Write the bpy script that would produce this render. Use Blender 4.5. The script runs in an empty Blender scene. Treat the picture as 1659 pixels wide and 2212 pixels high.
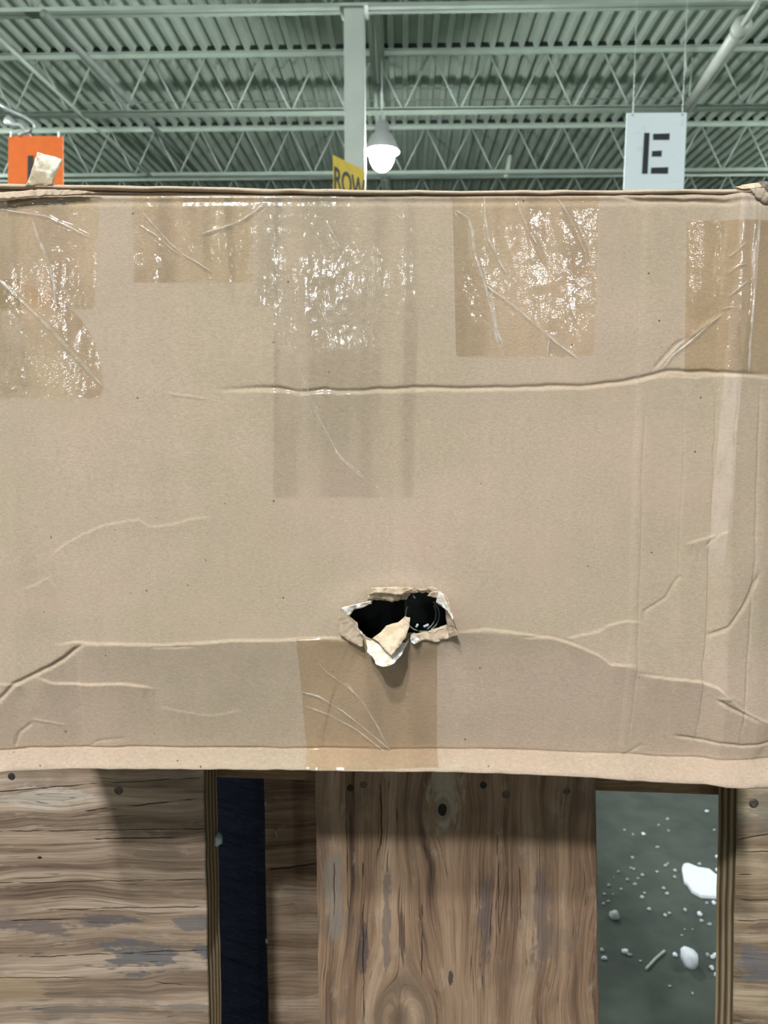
import bpy, bmesh, math, random
import numpy as np
from mathutils import Vector, Matrix

# ------------------------------------------------------------------ camera, world, exposure
SC = bpy.context.scene
COL = SC.collection
F = 26.0 / 36.0 * 2212.0
PITCH = math.radians(6.65)
CP, SP = math.cos(PITCH), math.sin(PITCH)
ZC = 1.25
cam_d = bpy.data.cameras.new('camera')
cam = bpy.data.objects.new('camera', cam_d)
COL.objects.link(cam)
cam.location = (0, 0, ZC)
cam.rotation_euler = (math.pi / 2 - PITCH, 0, 0)
cam_d.sensor_fit = 'VERTICAL'
cam_d.sensor_height = 36.0
cam_d.sensor_width = 36.0
cam_d.lens = 26.0
cam_d.clip_start = 0.01
cam_d.dof.use_dof = True
cam_d.dof.focus_distance = 0.40
cam_d.dof.aperture_fstop = 20.0
SC.camera = cam

world = bpy.data.worlds.new('hall_air')
SC.world = world
world.use_nodes = True
bg = world.node_tree.nodes['Background']
bg.inputs[0].default_value = (1.0, 0.95, 0.68, 1)
bg.inputs[1].default_value = 0.030
LAMP_STRENGTH = 1500.0
SC.view_settings.view_transform = 'Standard'
SC.view_settings.look = 'None'
SC.view_settings.gamma = 1.0
SC.view_settings.use_curve_mapping = False
SC.view_settings.exposure = -0.40

random.seed(7)
rng = np.random.default_rng(11)


# ------------------------------------------------------------------ projection helpers (pixel of the photo -> point at a real distance)
def ray(px, py):
    u = (px - 829.5) / F
    v = (1106.0 - py) / F
    return u, CP + v * SP, -SP + v * CP


def at(px, py, Y):
    dx, dy, dz = ray(px, py)
    t = Y / dy
    return Vector((dx * t, Y, ZC + dz * t))


def at_floor(px, py, z=0.0):
    dx, dy, dz = ray(px, py)
    t = (z - ZC) / dz
    return Vector((dx * t, dy * t, z))


# ------------------------------------------------------------------ mesh helpers
def link(o, parent=None, local=False):
    COL.objects.link(o)
    if parent is not None:
        o.parent = parent
        if not local:
            o.matrix_parent_inverse = parent_matrix(parent).inverted()
    return o


def parent_matrix(p):
    m = Matrix.LocRotScale(p.location, p.rotation_euler, p.scale)
    if p.parent is not None:
        m = parent_matrix(p.parent) @ p.matrix_parent_inverse @ m
    return m


def mesh_obj(name, verts, faces, mat, parent=None, smooth=False, local=False):
    me = bpy.data.meshes.new(name)
    me.from_pydata([tuple(v) for v in verts], [], [tuple(f) for f in faces])
    me.update()
    if smooth:
        me.polygons.foreach_set('use_smooth', [True] * len(me.polygons))
    me.materials.append(mat)
    o = bpy.data.objects.new(name, me)
    return link(o, parent, local)


def bm_obj(name, bm, mat, parent=None, smooth=False, local=False):
    me = bpy.data.meshes.new(name)
    bmesh.ops.recalc_face_normals(bm, faces=bm.faces[:])
    bm.to_mesh(me)
    bm.free()
    if smooth:
        me.polygons.foreach_set('use_smooth', [True] * len(me.polygons))
    me.materials.append(mat)
    o = bpy.data.objects.new(name, me)
    return link(o, parent, local)


def share(src, name, parent, matrix, local=True):
    o = bpy.data.objects.new(name, src.data)
    link(o, parent, local)
    o.matrix_basis = matrix
    return o


def empty(name, loc=(0, 0, 0), rz=0.0):
    o = bpy.data.objects.new(name, None)
    COL.objects.link(o)
    o.location = loc
    o.rotation_euler = (0, 0, rz)
    o.empty_display_size = 0.05
    return o


def tag(o, label, cat, group=None):
    o['label'] = label
    o['category'] = cat
    if group:
        o['group'] = group
    return o


def struct(o, label=None):
    o['kind'] = 'structure'
    if label:
        o['label'] = label
    return o


def add_box(bm, x0, x1, y0, y1, z0, z1):
    vs = [bm.verts.new(p) for p in ((x0, y0, z0), (x1, y0, z0), (x1, y1, z0), (x0, y1, z0),
                                    (x0, y0, z1), (x1, y0, z1), (x1, y1, z1), (x0, y1, z1))]
    for f in ((0, 3, 2, 1), (4, 5, 6, 7), (0, 1, 5, 4), (1, 2, 6, 5), (2, 3, 7, 6), (3, 0, 4, 7)):
        bm.faces.new([vs[i] for i in f])
    return vs


def box_obj(name, x0, x1, y0, y1, z0, z1, mat, parent=None, bevel=0.0, local=False):
    bm = bmesh.new()
    add_box(bm, x0, x1, y0, y1, z0, z1)
    if bevel > 0:
        bmesh.ops.bevel(bm, geom=bm.edges[:], offset=bevel, segments=2, affect='EDGES', profile=0.6)
    return bm_obj(name, bm, mat, parent, local=local)


def tube(bm, pts, r, n=8, cap=True):
    pts = [Vector(p) for p in pts]
    rings = []
    for i, p in enumerate(pts):
        a = pts[max(i - 1, 0)]
        b = pts[min(i + 1, len(pts) - 1)]
        t = (b - a).normalized()
        ref = Vector((0, 0, 1)) if abs(t.z) < 0.9 else Vector((1, 0, 0))
        s = t.cross(ref).normalized()
        w = s.cross(t)
        rr = r[i] if isinstance(r, (list, tuple)) else r
        rings.append([bm.verts.new(p + (s * math.cos(k * 2 * math.pi / n) + w * math.sin(k * 2 * math.pi / n)) * rr)
                      for k in range(n)])
    for a, b in zip(rings[:-1], rings[1:]):
        for k in range(n):
            bm.faces.new((a[k], a[(k + 1) % n], b[(k + 1) % n], b[k]))
    if cap:
        bm.faces.new(rings[0][::-1])
        bm.faces.new(rings[-1])


def lathe(bm, prof, n=24):
    rings = []
    for r, z in prof:
        if r < 1e-6:
            rings.append([bm.verts.new((0, 0, z))])
        else:
            rings.append([bm.verts.new((r * math.cos(2 * math.pi * k / n), r * math.sin(2 * math.pi * k / n), z))
                          for k in range(n)])
    for a, b in zip(rings[:-1], rings[1:]):
        for k in range(n):
            k2 = (k + 1) % n
            if len(a) == 1:
                bm.faces.new((a[0], b[k], b[k2]))
            elif len(b) == 1:
                bm.faces.new((a[k], a[k2], b[0]))
            else:
                bm.faces.new((a[k], a[k2], b[k2], b[k]))


# ------------------------------------------------------------------ node expression helper
class E:
    def __init__(self, nt, s):
        self.nt, self.s = nt, s

    def _m(self, op, *args, clamp=False):
        n = self.nt.nodes.new('ShaderNodeMath')
        n.operation = op
        n.use_clamp = clamp
        for i, a in enumerate(args):
            if isinstance(a, E):
                self.nt.links.new(a.s, n.inputs[i])
            else:
                n.inputs[i].default_value = float(a)
        return E(self.nt, n.outputs[0])

    def __add__(self, o): return self._m('ADD', self, o)
    def __radd__(self, o): return self._m('ADD', o, self)
    def __sub__(self, o): return self._m('SUBTRACT', self, o)
    def __rsub__(self, o): return self._m('SUBTRACT', o, self)
    def __mul__(self, o): return self._m('MULTIPLY', self, o)
    def __rmul__(self, o): return self._m('MULTIPLY', o, self)
    def __truediv__(self, o): return self._m('DIVIDE', self, o)
    def __rtruediv__(self, o): return self._m('DIVIDE', o, self)
    def abs(self): return self._m('ABSOLUTE', self)
    def sin(self): return self._m('SINE', self)
    def sqrt(self): return self._m('SQRT', self)
    def exp(self): return self._m('EXPONENT', self)
    def clamp(self): return self._m('ADD', self, 0.0, clamp=True)
    def max(self, o): return self._m('MAXIMUM', self, o)
    def min(self, o): return self._m('MINIMUM', self, o)

    def ss(self, a, b):
        n = self.nt.nodes.new('ShaderNodeMapRange')
        n.interpolation_type = 'SMOOTHSTEP'
        flip = a > b
        lo, hi = (b, a) if flip else (a, b)
        self.nt.links.new(self.s, n.inputs['Value'])
        n.inputs['From Min'].default_value = lo
        n.inputs['From Max'].default_value = hi
        n.inputs['To Min'].default_value = 1.0 if flip else 0.0
        n.inputs['To Max'].default_value = 0.0 if flip else 1.0
        return E(self.nt, n.outputs[0])


class Mat:
    def __init__(self, name):
        self.m = bpy.data.materials.new(name)
        self.m.use_nodes = True
        self.nt = self.m.node_tree
        self.bsdf = self.nt.nodes['Principled BSDF']
        tc = self.nt.nodes.new('ShaderNodeTexCoord')
        self.obj = tc.outputs['Object']
        sx = self.nt.nodes.new('ShaderNodeSeparateXYZ')
        self.nt.links.new(self.obj, sx.inputs[0])
        self.x, self.y, self.z = (E(self.nt, sx.outputs[i]) for i in range(3))

    def vec(self, x, y, z=0.0):
        n = self.nt.nodes.new('ShaderNodeCombineXYZ')
        for i, a in enumerate((x, y, z)):
            if isinstance(a, E):
                self.nt.links.new(a.s, n.inputs[i])
            else:
                n.inputs[i].default_value = float(a)
        return n.outputs[0]

    def noise(self, v, scale=1.0, detail=3.0, rough=0.55, dist=0.0):
        n = self.nt.nodes.new('ShaderNodeTexNoise')
        self.nt.links.new(v, n.inputs['Vector'])
        n.inputs['Scale'].default_value = scale
        n.inputs['Detail'].default_value = detail
        n.inputs['Roughness'].default_value = rough
        n.inputs['Distortion'].default_value = dist
        return E(self.nt, n.outputs['Fac'])

    def voro(self, v, scale=1.0):
        n = self.nt.nodes.new('ShaderNodeTexVoronoi')
        self.nt.links.new(v, n.inputs['Vector'])
        n.inputs['Scale'].default_value = scale
        return E(self.nt, n.outputs['Distance'])

    def ramp(self, fac, stops):
        n = self.nt.nodes.new('ShaderNodeValToRGB')
        self.nt.links.new(fac.s, n.inputs[0])
        el = n.color_ramp.elements
        while len(el) < len(stops):
            el.new(0.5)
        for e, (p, c) in zip(el, stops):
            e.position = p
            e.color = (*c, 1)
        return n.outputs[0]

    def mix(self, fac, a, b, mode='MIX'):
        n = self.nt.nodes.new('ShaderNodeMix')
        n.data_type = 'RGBA'
        n.blend_type = mode
        n.clamp_factor = True
        if isinstance(fac, E):
            self.nt.links.new(fac.s, n.inputs[0])
        else:
            n.inputs[0].default_value = fac
        for i, c in ((6, a), (7, b)):
            if isinstance(c, (tuple, list)):
                n.inputs[i].default_value = (*c, 1)
            else:
                self.nt.links.new(c, n.inputs[i])
        return n.outputs[2]

    def scale_color(self, col, fac):
        n = self.nt.nodes.new('ShaderNodeVectorMath')
        n.operation = 'SCALE'
        self.nt.links.new(col, n.inputs[0])
        self.nt.links.new(fac.s, n.inputs['Scale'])
        return n.outputs[0]

    def bump(self, h, dist=0.001, strength=1.0):
        n = self.nt.nodes.new('ShaderNodeBump')
        self.nt.links.new(h.s, n.inputs['Height'])
        n.inputs['Distance'].default_value = dist
        n.inputs['Strength'].default_value = strength
        return n.outputs[0]

    def set(self, color=None, rough=None, normal=None, **kw):
        b = self.bsdf.inputs
        if color is not None:
            if isinstance(color, (tuple, list)):
                b['Base Color'].default_value = (*color, 1)
            else:
                self.nt.links.new(color, b['Base Color'])
        if rough is not None:
            if isinstance(rough, E):
                self.nt.links.new(rough.s, b['Roughness'])
            else:
                b['Roughness'].default_value = rough
        if normal is not None:
            self.nt.links.new(normal, b['Normal'])
        for k, v in kw.items():
            b[k].default_value = v
        return self.m


def plain(name, col, rough=0.6, var=0.12, scale=8.0, **kw):
    M = Mat(name)
    n = M.noise(M.obj, scale, 4)
    c = M.mix(n.ss(0.3, 0.7), tuple(v * (1 - var) for v in col), tuple(min(1, v * (1 + var)) for v in col))
    return M.set(c, rough, **kw)


# ---- materials
def cardboard(name, tone=1.0):
    M = Mat(name)
    big = M.noise(M.vec(M.x * 9, M.y * 9, M.z * 12), 1.0, 3)
    fib = M.noise(M.vec(M.x * 420, M.y * 420, M.z * 1100), 1.0, 4, 0.65)
    fine = M.noise(M.vec(M.x * 1500, M.y * 1500, M.z * 2600), 1.0, 2)
    flute = M.noise(M.vec(M.x * 60, M.y * 60, M.z * 4), 1.0, 3)
    c = M.mix(big.ss(0.35, 0.68), (0.385, 0.298, 0.212), (0.430, 0.318, 0.240))
    shade = 0.72 + fib * 0.52 + fine * 0.56 + flute * 0.16 - 0.32
    c = M.scale_color(c, shade * tone)
    strip_dx = (M.x - at(1563, 1000, 0.39).x - (M.z - at(1563, 1000, 0.39).z) * 0.035).abs()
    pale_strip = strip_dx.ss(0.0048, 0.0036) * M.z.ss(at(1563, 1270, 0.39).z, at(1563, 1150, 0.39).z) * M.noise(M.vec(M.x * 200, 0, M.z * 90), 1.0, 3).ss(0.25, 0.55)
    c = M.mix(pale_strip * 0.3, c, (0.60, 0.49, 0.43))  # paler, pinker band along the raised strip at the right
    pink = M.noise(M.vec(M.x * 16, M.y * 16, M.z * 22 + 3), 1.0, 4, 0.6)
    c = M.mix(pink.ss(0.52, 0.72) * 0.4, c, (0.47, 0.325, 0.245))
    speck = M.voro(M.vec(M.x * 130, M.y * 130, M.z * 130), 1.0)
    sel = M.noise(M.vec(M.x * 70, M.y * 70, M.z * 70 + 5), 1.0, 1).ss(0.60, 0.66)
    c = M.mix((speck.ss(0.10, 0.06) * sel) * 0.75, c, (0.05, 0.035, 0.03))
    h = fib * 0.6 + fine * 0.4
    return M.set(c, 0.82, M.bump(h, 0.00030, 0.6), **{'Specular IOR Level': 0.22})


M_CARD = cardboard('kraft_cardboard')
M_CARD_IN = cardboard('kraft_inner', 1.28)
_m = Mat('torn_paper')
M_TORN = _m.set(_m.mix(_m.noise(_m.obj, 260, 4).ss(0.42, 0.6), (0.80, 0.76, 0.72), (0.62, 0.52, 0.40)), 0.9,
                _m.bump(_m.noise(_m.obj, 900, 3), 0.0006, 0.7))
_m = Mat('torn_pulp')
M_PULP = _m.set(_m.mix(_m.noise(_m.obj, 220, 4).ss(0.4, 0.62), (0.66, 0.51, 0.36), (0.52, 0.39, 0.26)), 0.92,
                _m.bump(_m.noise(_m.obj, 800, 4), 0.0006, 0.7))


def tape_mat(name, tint, kind):
    M = Mat(name)
    nt = M.nt
    nt.nodes.remove(M.bsdf)
    out = nt.nodes['Material Output']
    tr = nt.nodes.new('ShaderNodeBsdfTransparent')
    patch = M.noise(M.vec(M.x * 30, 0, M.z * 14), 1.0, 3)
    colr = M.mix(patch.ss(0.35, 0.65), tint, tuple(min(1, t * 1.05) for t in tint))
    nt.links.new(colr, tr.inputs[0])
    gl = nt.nodes.new('ShaderNodeBsdfGlossy')
    gl.inputs['Color'].default_value = (1, 1, 1, 1)
    gl.inputs['Roughness'].default_value = 0.085 if kind == 'streak' else 0.06
    if kind == 'streak':
        h = M.noise(M.vec(M.x * 110, 0, M.z * 16), 1.0, 2) * 1.5 + M.noise(M.vec(M.x * 420, 0, M.z * 330), 1.0, 2) * 0.32
        nrm = M.bump(h, 0.00028, 1.0)
    else:
        h = M.noise(M.vec(M.x * 90, 0, M.z * 9), 1.0, 2) * 0.5 + M.noise(M.vec(M.x * 750, 0, M.z * 750), 1.0, 1) * 0.40
        nrm = M.bump(h, 0.00015, 1.0)
    nt.links.new(nrm, gl.inputs['Normal'])
    mx = nt.nodes.new('ShaderNodeMixShader')
    band = M.noise(M.vec(M.x * 62, 0, M.z * 5), 1.0, 2, 0.5).ss(0.41, 0.56)
    fac = band * (0.085 if kind == 'streak' else 0.10) + (0.012 if kind == 'streak' else 0.02)
    nt.links.new(fac.s, mx.inputs[0])
    nt.links.new(tr.outputs[0], mx.inputs[1])
    nt.links.new(gl.outputs[0], mx.inputs[2])
    nt.links.new(mx.outputs[0], out.inputs['Surface'])
    return M.m


M_TAPE_CLEAR = tape_mat('clear_tape', (0.995, 0.993, 0.985), 'streak')
M_TAPE_BROWN = tape_mat('stuck_tape', (0.965, 0.935, 0.885), 'fine')
M_TAPE_BROWN2 = tape_mat('old_tape', (0.925, 0.880, 0.815), 'fine')


def fold_mat():
    M = Mat('tape_fold')
    nt = M.nt
    M.set((0.86, 0.83, 0.78), 0.16)
    tr = nt.nodes.new('ShaderNodeBsdfTransparent')
    mx = nt.nodes.new('ShaderNodeMixShader')
    n = M.noise(M.vec(M.x * 120, 0, M.z * 120), 1.0, 2).ss(0.3, 0.8) * 0.34 + 0.07
    nt.links.new(n.s, mx.inputs[0])
    nt.links.new(tr.outputs[0], mx.inputs[1])
    nt.links.new(M.bsdf.outputs[0], mx.inputs[2])
    nt.links.new(mx.outputs[0], nt.nodes['Material Output'].inputs['Surface'])
    return M.m


M_FOLD = fold_mat()


def mmU(px, py, Y=0.51):
    p = at(px, py, Y)
    return p.x * 1000, (ZC - p.z) * 1000


def wood(name, along='x', knots=(), lines=(), tones=None, stains=None, seed=0.0, crack=0.5, plugs=()):
    M = Mat(name)
    U = M.x * 1000
    V = (ZC - M.z) * 1000
    if along == 'x':
        A, B = U, V          # A along the grain, B across
    elif along == 'z':
        A, B = V, U
    else:
        A, B = M.y * 1000, U + V
    field = B
    ring = None
    core = None
    for (ka, kb, R) in knots:
        da = (A - ka) * 0.62
        db = B - kb
        r2 = da * da + db * db + R * R * 0.35
        field = field - db * (R * R) / r2
        rr = (da * da + db * db).sqrt()
        rg = ((rr + M.noise(M.vec(A * 0.05, B * 0.05, seed), 1.0, 2) * 8) * (6.0 / R * 1.4)).sin() * 0.5 + 0.5
        msk = rr.ss(R * 1.25, R * 0.75)
        cr = rr.ss(R * 0.42, R * 0.25)
        ring = (rg * msk) if ring is None else ring.max(rg * msk)
        core = cr if core is None else core.max(cr)
    warp = M.noise(M.vec(A * 0.008, field * 0.016, seed), 1.0, 2) * 26
    fw = field + warp
    g1 = M.noise(M.vec(A * 0.004, fw * 0.075, seed + 3), 1.0, 4, 0.6)
    g2 = M.noise(M.vec(A * 0.012, fw * 0.55, seed + 7), 1.0, 4, 0.6)
    g3 = M.noise(M.vec(A * 0.05, fw * 2.6, seed + 9), 1.0, 3, 0.6)
    t = g1 * 1.15 + g2 * 0.50 + g3 * 0.26 - 0.45
    tones = tones or [(0.22, (0.085, 0.055, 0.035)), (0.40, (0.22, 0.15, 0.095)), (0.56, (0.34, 0.25, 0.165)), (0.75, (0.47, 0.38, 0.27))]
    c = M.ramp(t, tones)
    dirt = M.noise(M.vec(A * 0.02, B * 0.03, seed + 20), 1.0, 5, 0.65)
    c = M.mix(dirt.ss(0.50, 0.68) * 0.42, c, (0.115, 0.090, 0.072))
    c = M.mix(M.noise(M.vec(A * 0.03, B * 0.10, seed + 23), 1.0, 5, 0.7).ss(0.56, 0.7) * 0.30, c, (0.46, 0.38, 0.29))
    if stains:
        for (sa, sb, wa, wb, colr, st) in stains:
            q = ((A - sa) / wa) * ((A - sa) / wa) + ((B - sb) / wb) * ((B - sb) / wb)
            jag = M.noise(M.vec(A * 0.028, B * 0.10, seed + 31 + sa * 0.01), 1.0, 6, 0.68)
            mk = (jag + q.min(3.0) * -0.16).ss(0.36, 0.44)
            c = M.mix(mk * st, c, colr)
    # scratches across and along
    scr = M.noise(M.vec(A * 0.9, B * 0.035, seed + 40), 1.0, 3, 0.7).ss(0.66, 0.74) * M.noise(M.vec(A * 0.03, B * 0.05, seed + 43), 1.0, 2).ss(0.5, 0.65)
    c = M.mix(scr * 0.28, c, (0.62, 0.55, 0.45))
    # cracks
    ck = M.noise(M.vec(A * 0.006, fw * 0.24, seed + 50), 1.0, 2, 0.4)
    ckl = (ck - 0.5).abs().ss(0.012, 0.003) * M.noise(M.vec(A * 0.012, B * 0.05, seed + 55), 1.0, 2).ss(0.5, 0.6) * crack
    for (b0, slope, a0, a1, w) in lines:
        d = (B - b0 - (A - a0) * slope - M.noise(M.vec(A * 0.06, seed + b0), 1.0, 3) * 3.0 + 1.5).abs()
        ln = d.ss(w * 0.75, w * 0.2) * M.noise(M.vec(A * 0.05, B * 0.2, seed + b0 * 0.1), 1.0, 2).ss(0.32, 0.52) * A.ss(a0, a0 + 4) * A.ss(a1, a1 - 12)
        ckl = ckl.max(ln)
    c = M.mix(ckl * 0.88, c, (0.022, 0.014, 0.010))
    h = g2 * 0.5 + g3 * 0.35 - ckl * 1.6
    if ring is not None:
        c = M.mix(ring * 0.55, c, (0.12, 0.085, 0.06))
        c = M.mix(core * 0.35, c, (0.07, 0.05, 0.04))
        h = h - ring * 0.4
    for (pa, pb, rx, ry) in plugs:
        q = (((A - pa) / rx) * ((A - pa) / rx) + ((B - pb) / ry) * ((B - pb) / ry) + M.noise(M.vec(A * 0.3, B * 0.3, 2.0), 1.0, 2) * 0.5)
        k = q.ss(1.25, 0.9)
        c = M.mix(k * 0.93, c, (0.012, 0.008, 0.006))
        h = h - k * 2.0
    return M.set(c, 0.72, M.bump(h, 0.0009, 0.7), **{'Specular IOR Level': 0.12})


def px_line(x0, y0, x1, y1, w=0.9, Y=0.51, vert=False):
    u0, v0 = mmU(x0, y0, Y)
    u1, v1 = mmU(x1, y1, Y)
    if vert:
        return (u0, (u1 - u0) / (v1 - v0), v0, v1, w)
    return (v0, (v1 - v0) / (u1 - u0), u0, u1, w)


def px_stain(x, y, wx, wy, col, st, Y=0.51):
    u, v = mmU(x, y, Y)
    k = 510.0 / F
    return (u, v, wx * k, wy * k, col, st)


GREY = (0.10, 0.095, 0.10)
M_WOOD_L = wood('weathered_plywood', 'x', seed=1.3,
    lines=[px_line(-20, 1712, 190, 1694, 0.8), px_line(190, 1694, 440, 1680, 0.6), px_line(180, 1752, 440, 1724, 1.0),
           px_line(-20, 1796, 470, 1790, 0.7), px_line(200, 1812, 400, 1808, 0.9), px_line(-20, 1908, 450, 1900, 0.6),
           px_line(100, 1965, 450, 1958, 0.7), px_line(20, 1990, 160, 1985, 0.8), px_line(60, 2068, 450, 2052, 0.7),
           px_line(-20, 2112, 200, 2112, 0.6), px_line(330, 2122, 450, 2132, 0.7)],
    stains=[px_stain(300, 2065, 110, 48, GREY, 0.85), px_stain(90, 2000, 150, 22, (0.13, 0.10, 0.095), 0.8),
            px_stain(420, 1995, 60, 20, GREY, 0.7), px_stain(235, 1985, 80, 16, (0.10, 0.085, 0.085), 0.8), px_stain(440, 2060, 30, 26, GREY, 0.85),
            px_stain(60, 1762, 150, 9, (0.15, 0.11, 0.08), 0.7), px_stain(330, 1845, 110, 10, (0.15, 0.115, 0.08), 0.7),
            px_stain(150, 2180, 160, 12, (0.16, 0.13, 0.11), 0.7), px_stain(360, 2175, 120, 10, (0.17, 0.14, 0.12), 0.7),
            px_stain(30, 2130, 90, 40, (0.34, 0.24, 0.14), 0.5), px_stain(110, 1720, 120, 36, (0.50, 0.44, 0.38), 0.45)],
    tones=[(0.22, (0.070, 0.044, 0.032)), (0.40, (0.185, 0.124, 0.086)), (0.56, (0.295, 0.208, 0.148)), (0.80, (0.45, 0.345, 0.262))],
    plugs=[(mmU(86, 1853)[0], mmU(86, 1853)[1], 1.7, 1.1)])
k1 = mmU(957, 1752)
k2 = mmU(866, 2205)
M_WOOD_C = wood('brown_plank', 'z', seed=4.1, crack=0.75,
    knots=[(k1[1], k1[0], 9.0), (k2[1], k2[0], 24.0)],
    lines=[px_line(748, 1700, 752, 1985, 0.6, vert=True), px_line(822, 1690, 826, 1890, 0.9, vert=True), px_line(784, 1860, 786, 2212, 0.8, vert=True),
           px_line(912, 1900, 912, 2120, 0.7, vert=True), px_line(722, 1860, 722, 2000, 0.6, vert=True),
           px_line(1075, 1800, 1078, 2010, 0.7, vert=True), px_line(955, 1680, 955, 1735, 0.6, vert=True), px_line(1122, 1870, 1124, 2010, 0.5, vert=True)],
    stains=[(mmU(1050, 1980)[1], mmU(1050, 1980)[0], 55, 7, (0.12, 0.085, 0.075), 0.75), (mmU(1170, 2020)[1], mmU(1170, 2020)[0], 50, 8, (0.14, 0.10, 0.085), 0.7),
            (mmU(785, 2060)[1], mmU(785, 2060)[0], 22, 4, (0.08, 0.06, 0.06), 0.8), (mmU(973, 2115)[1], mmU(973, 2115)[0], 6, 2.2, (0.05, 0.04, 0.04), 0.9),
            (mmU(720, 1930)[1], mmU(720, 1930)[0], 40, 9, (0.21, 0.18, 0.155), 0.6), (mmU(835, 2000)[1], mmU(835, 2000)[0], 45, 4, (0.13, 0.10, 0.085), 0.7),
            (mmU(960, 1720)[1], mmU(960, 1720)[0], 26, 16, (0.40, 0.34, 0.26), 0.6)],
    tones=[(0.24, (0.066, 0.040, 0.028)), (0.40, (0.185, 0.112, 0.070)), (0.56, (0.275, 0.174, 0.110)), (0.78, (0.37, 0.252, 0.170))],
    plugs=[(k1[1] - 1.0, k1[0] - 0.5, 5.2, 3.4)])
M_WOOD_R = wood('grey_plywood', 'x', seed=8.4, stains=[px_stain(1640, 2085, 60, 45, (0.12, 0.115, 0.125), 0.8), px_stain(1640, 2010, 60, 26, (0.15, 0.10, 0.08), 0.7),
                                                       px_stain(1640, 1760, 60, 60, (0.16, 0.135, 0.115), 0.6)],
                lines=[px_line(1592, 1812, 1700, 1796, 0.8), px_line(1592, 1842, 1700, 1838, 0.7), px_line(1592, 1890, 1700, 1886, 0.7),
                       px_line(1590, 1943, 1700, 1945, 0.8), px_line(1590, 1990, 1700, 1986, 0.6)])
M_WOOD_B = wood('rear_board_wood', 'x', seed=12.2, lines=[px_line(570, 1908, 700, 1892, 1.6, 0.62)],
                tones=[(0.22, (0.085, 0.052, 0.034)), (0.40, (0.17, 0.112, 0.073)), (0.56, (0.25, 0.175, 0.12)), (0.75, (0.36, 0.28, 0.20))])
M_WOOD_H = wood('header_wood', 'x', seed=15.0, tones=[(0.2, (0.14, 0.08, 0.04)), (0.5, (0.26, 0.16, 0.09)), (0.8, (0.34, 0.22, 0.13)), (0.95, (0.38, 0.25, 0.15))])


def ply_edge():
    M = Mat('plywood_edge')
    s = (M.y * 1000 * 0.62 + M.noise(M.vec(0, M.y * 60, M.z * 14), 1.0, 2) * 1.2).sin() * 0.5 + 0.5
    g = M.noise(M.vec(M.x * 40, M.y * 900, M.z * 60), 1.0, 4)
    c = M.ramp(s * 0.75 + g * 0.4 - 0.08, [(0.15, (0.12, 0.075, 0.035)), (0.45, (0.30, 0.20, 0.10)), (0.75, (0.44, 0.32, 0.185)), (0.95, (0.52, 0.41, 0.27))])
    return M.set(c, 0.75, M.bump(s * 0.6 + g * 0.5, 0.0012, 0.8))


M_EDGE = ply_edge()
M_NAIL = plain('rusty_nail', (0.10, 0.078, 0.062), 0.55, 0.4, 900, Metallic=0.55)
M_HOLE = plain('dark_nail_hole', (0.025, 0.015, 0.012), 0.9, 0.3, 900)
_m = Mat('blue_film')
M_FILM = _m.set((0.003, 0.011, 0.040), 0.40, _m.bump(_m.noise(_m.vec(_m.x * 18, _m.y * 18, _m.z * 60 + _m.x * 25), 1.0, 5, 0.65), 0.02, 0.9))
_m = Mat('concrete')
_n1 = _m.noise(_m.obj, 1.6, 5)
_n2 = _m.noise(_m.obj, 14, 5)
M_FLOOR = _m.set(_m.mix((_n1 * 0.6 + _n2 * 0.4).ss(0.35, 0.65), (0.040, 0.050, 0.041), (0.076, 0.089, 0.074)), 0.75,
                 _m.bump(_n2, 0.004, 0.2), **{'Specular IOR Level': 0.2})
M_LINT = plain('grey_lint', (0.22, 0.26, 0.26), 0.8, 0.2, 200)
M_FOAM = plain('white_foam', (0.80, 0.83, 0.88), 0.85, 0.05, 120)
M_DECK = plain('deck_paint', (0.46, 0.54, 0.445), 0.6, 0.07, 3)
M_STEEL = plain('steel_paint', (0.40, 0.475, 0.39), 0.45, 0.06, 5)
M_ROD = plain('rod_paint', (0.33, 0.385, 0.33), 0.5, 0.06, 5)
M_PIPE = plain('pipe_paint', (0.46, 0.50, 0.42), 0.4, 0.06, 5)
M_FLUTE = plain('dark_flute_fill', (0.025, 0.030, 0.030), 0.9, 0.2, 20)
M_COLUMN = plain('column_paint', (0.52, 0.57, 0.50), 0.45, 0.05, 4)
M_WALL = plain('wall_paint', (0.55, 0.60, 0.54), 0.7, 0.05, 2)
M_ORANGE = plain('orange_board', (0.90, 0.165, 0.004), 0.55, 0.05, 20)
M_YELLOW = plain('yellow_board', (0.80, 0.56, 0.03), 0.5, 0.05, 15)
_m = Mat('white_board')
M_WHITE = _m.set(_m.mix(_m.noise(_m.vec(_m.x * 8, 0, _m.z * 20), 1.0, 4).ss(0.58, 0.75) * 0.4, (0.78, 0.86, 0.87), (0.5, 0.56, 0.58)), 0.5)
M_INK = plain('black_tape', (0.018, 0.022, 0.024), 0.5, 0.2, 30)
M_GALV = plain('galvanised', (0.62, 0.66, 0.64), 0.35, 0.1, 30, Metallic=0.5)
M_HOUSING = plain('lamp_housing', (0.55, 0.56, 0.55), 0.4, 0.05, 10, Metallic=0.3)
M_BLACK = plain('black_plastic', (0.006, 0.007, 0.010), 0.35, 0.3, 40)
M_SMOKE = plain('smoky_plastic', (0.030, 0.036, 0.034), 0.22, 0.4, 60)


def lamp_mat():
    M = Mat('lamp_lens')
    M.set((0.9, 0.9, 0.9), 0.4)
    M.bsdf.inputs['Emission Color'].default_value = (0.93, 0.98, 1.0, 1)
    M.bsdf.inputs['Emission Strength'].default_value = LAMP_STRENGTH
    return M.m


M_LENS = lamp_mat()
_m = Mat('clear_loop')
M_LOOP = _m.set((0.75, 0.8, 0.75), 0.06, **{'Transmission Weight': 0.6, 'IOR': 1.4})

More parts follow.
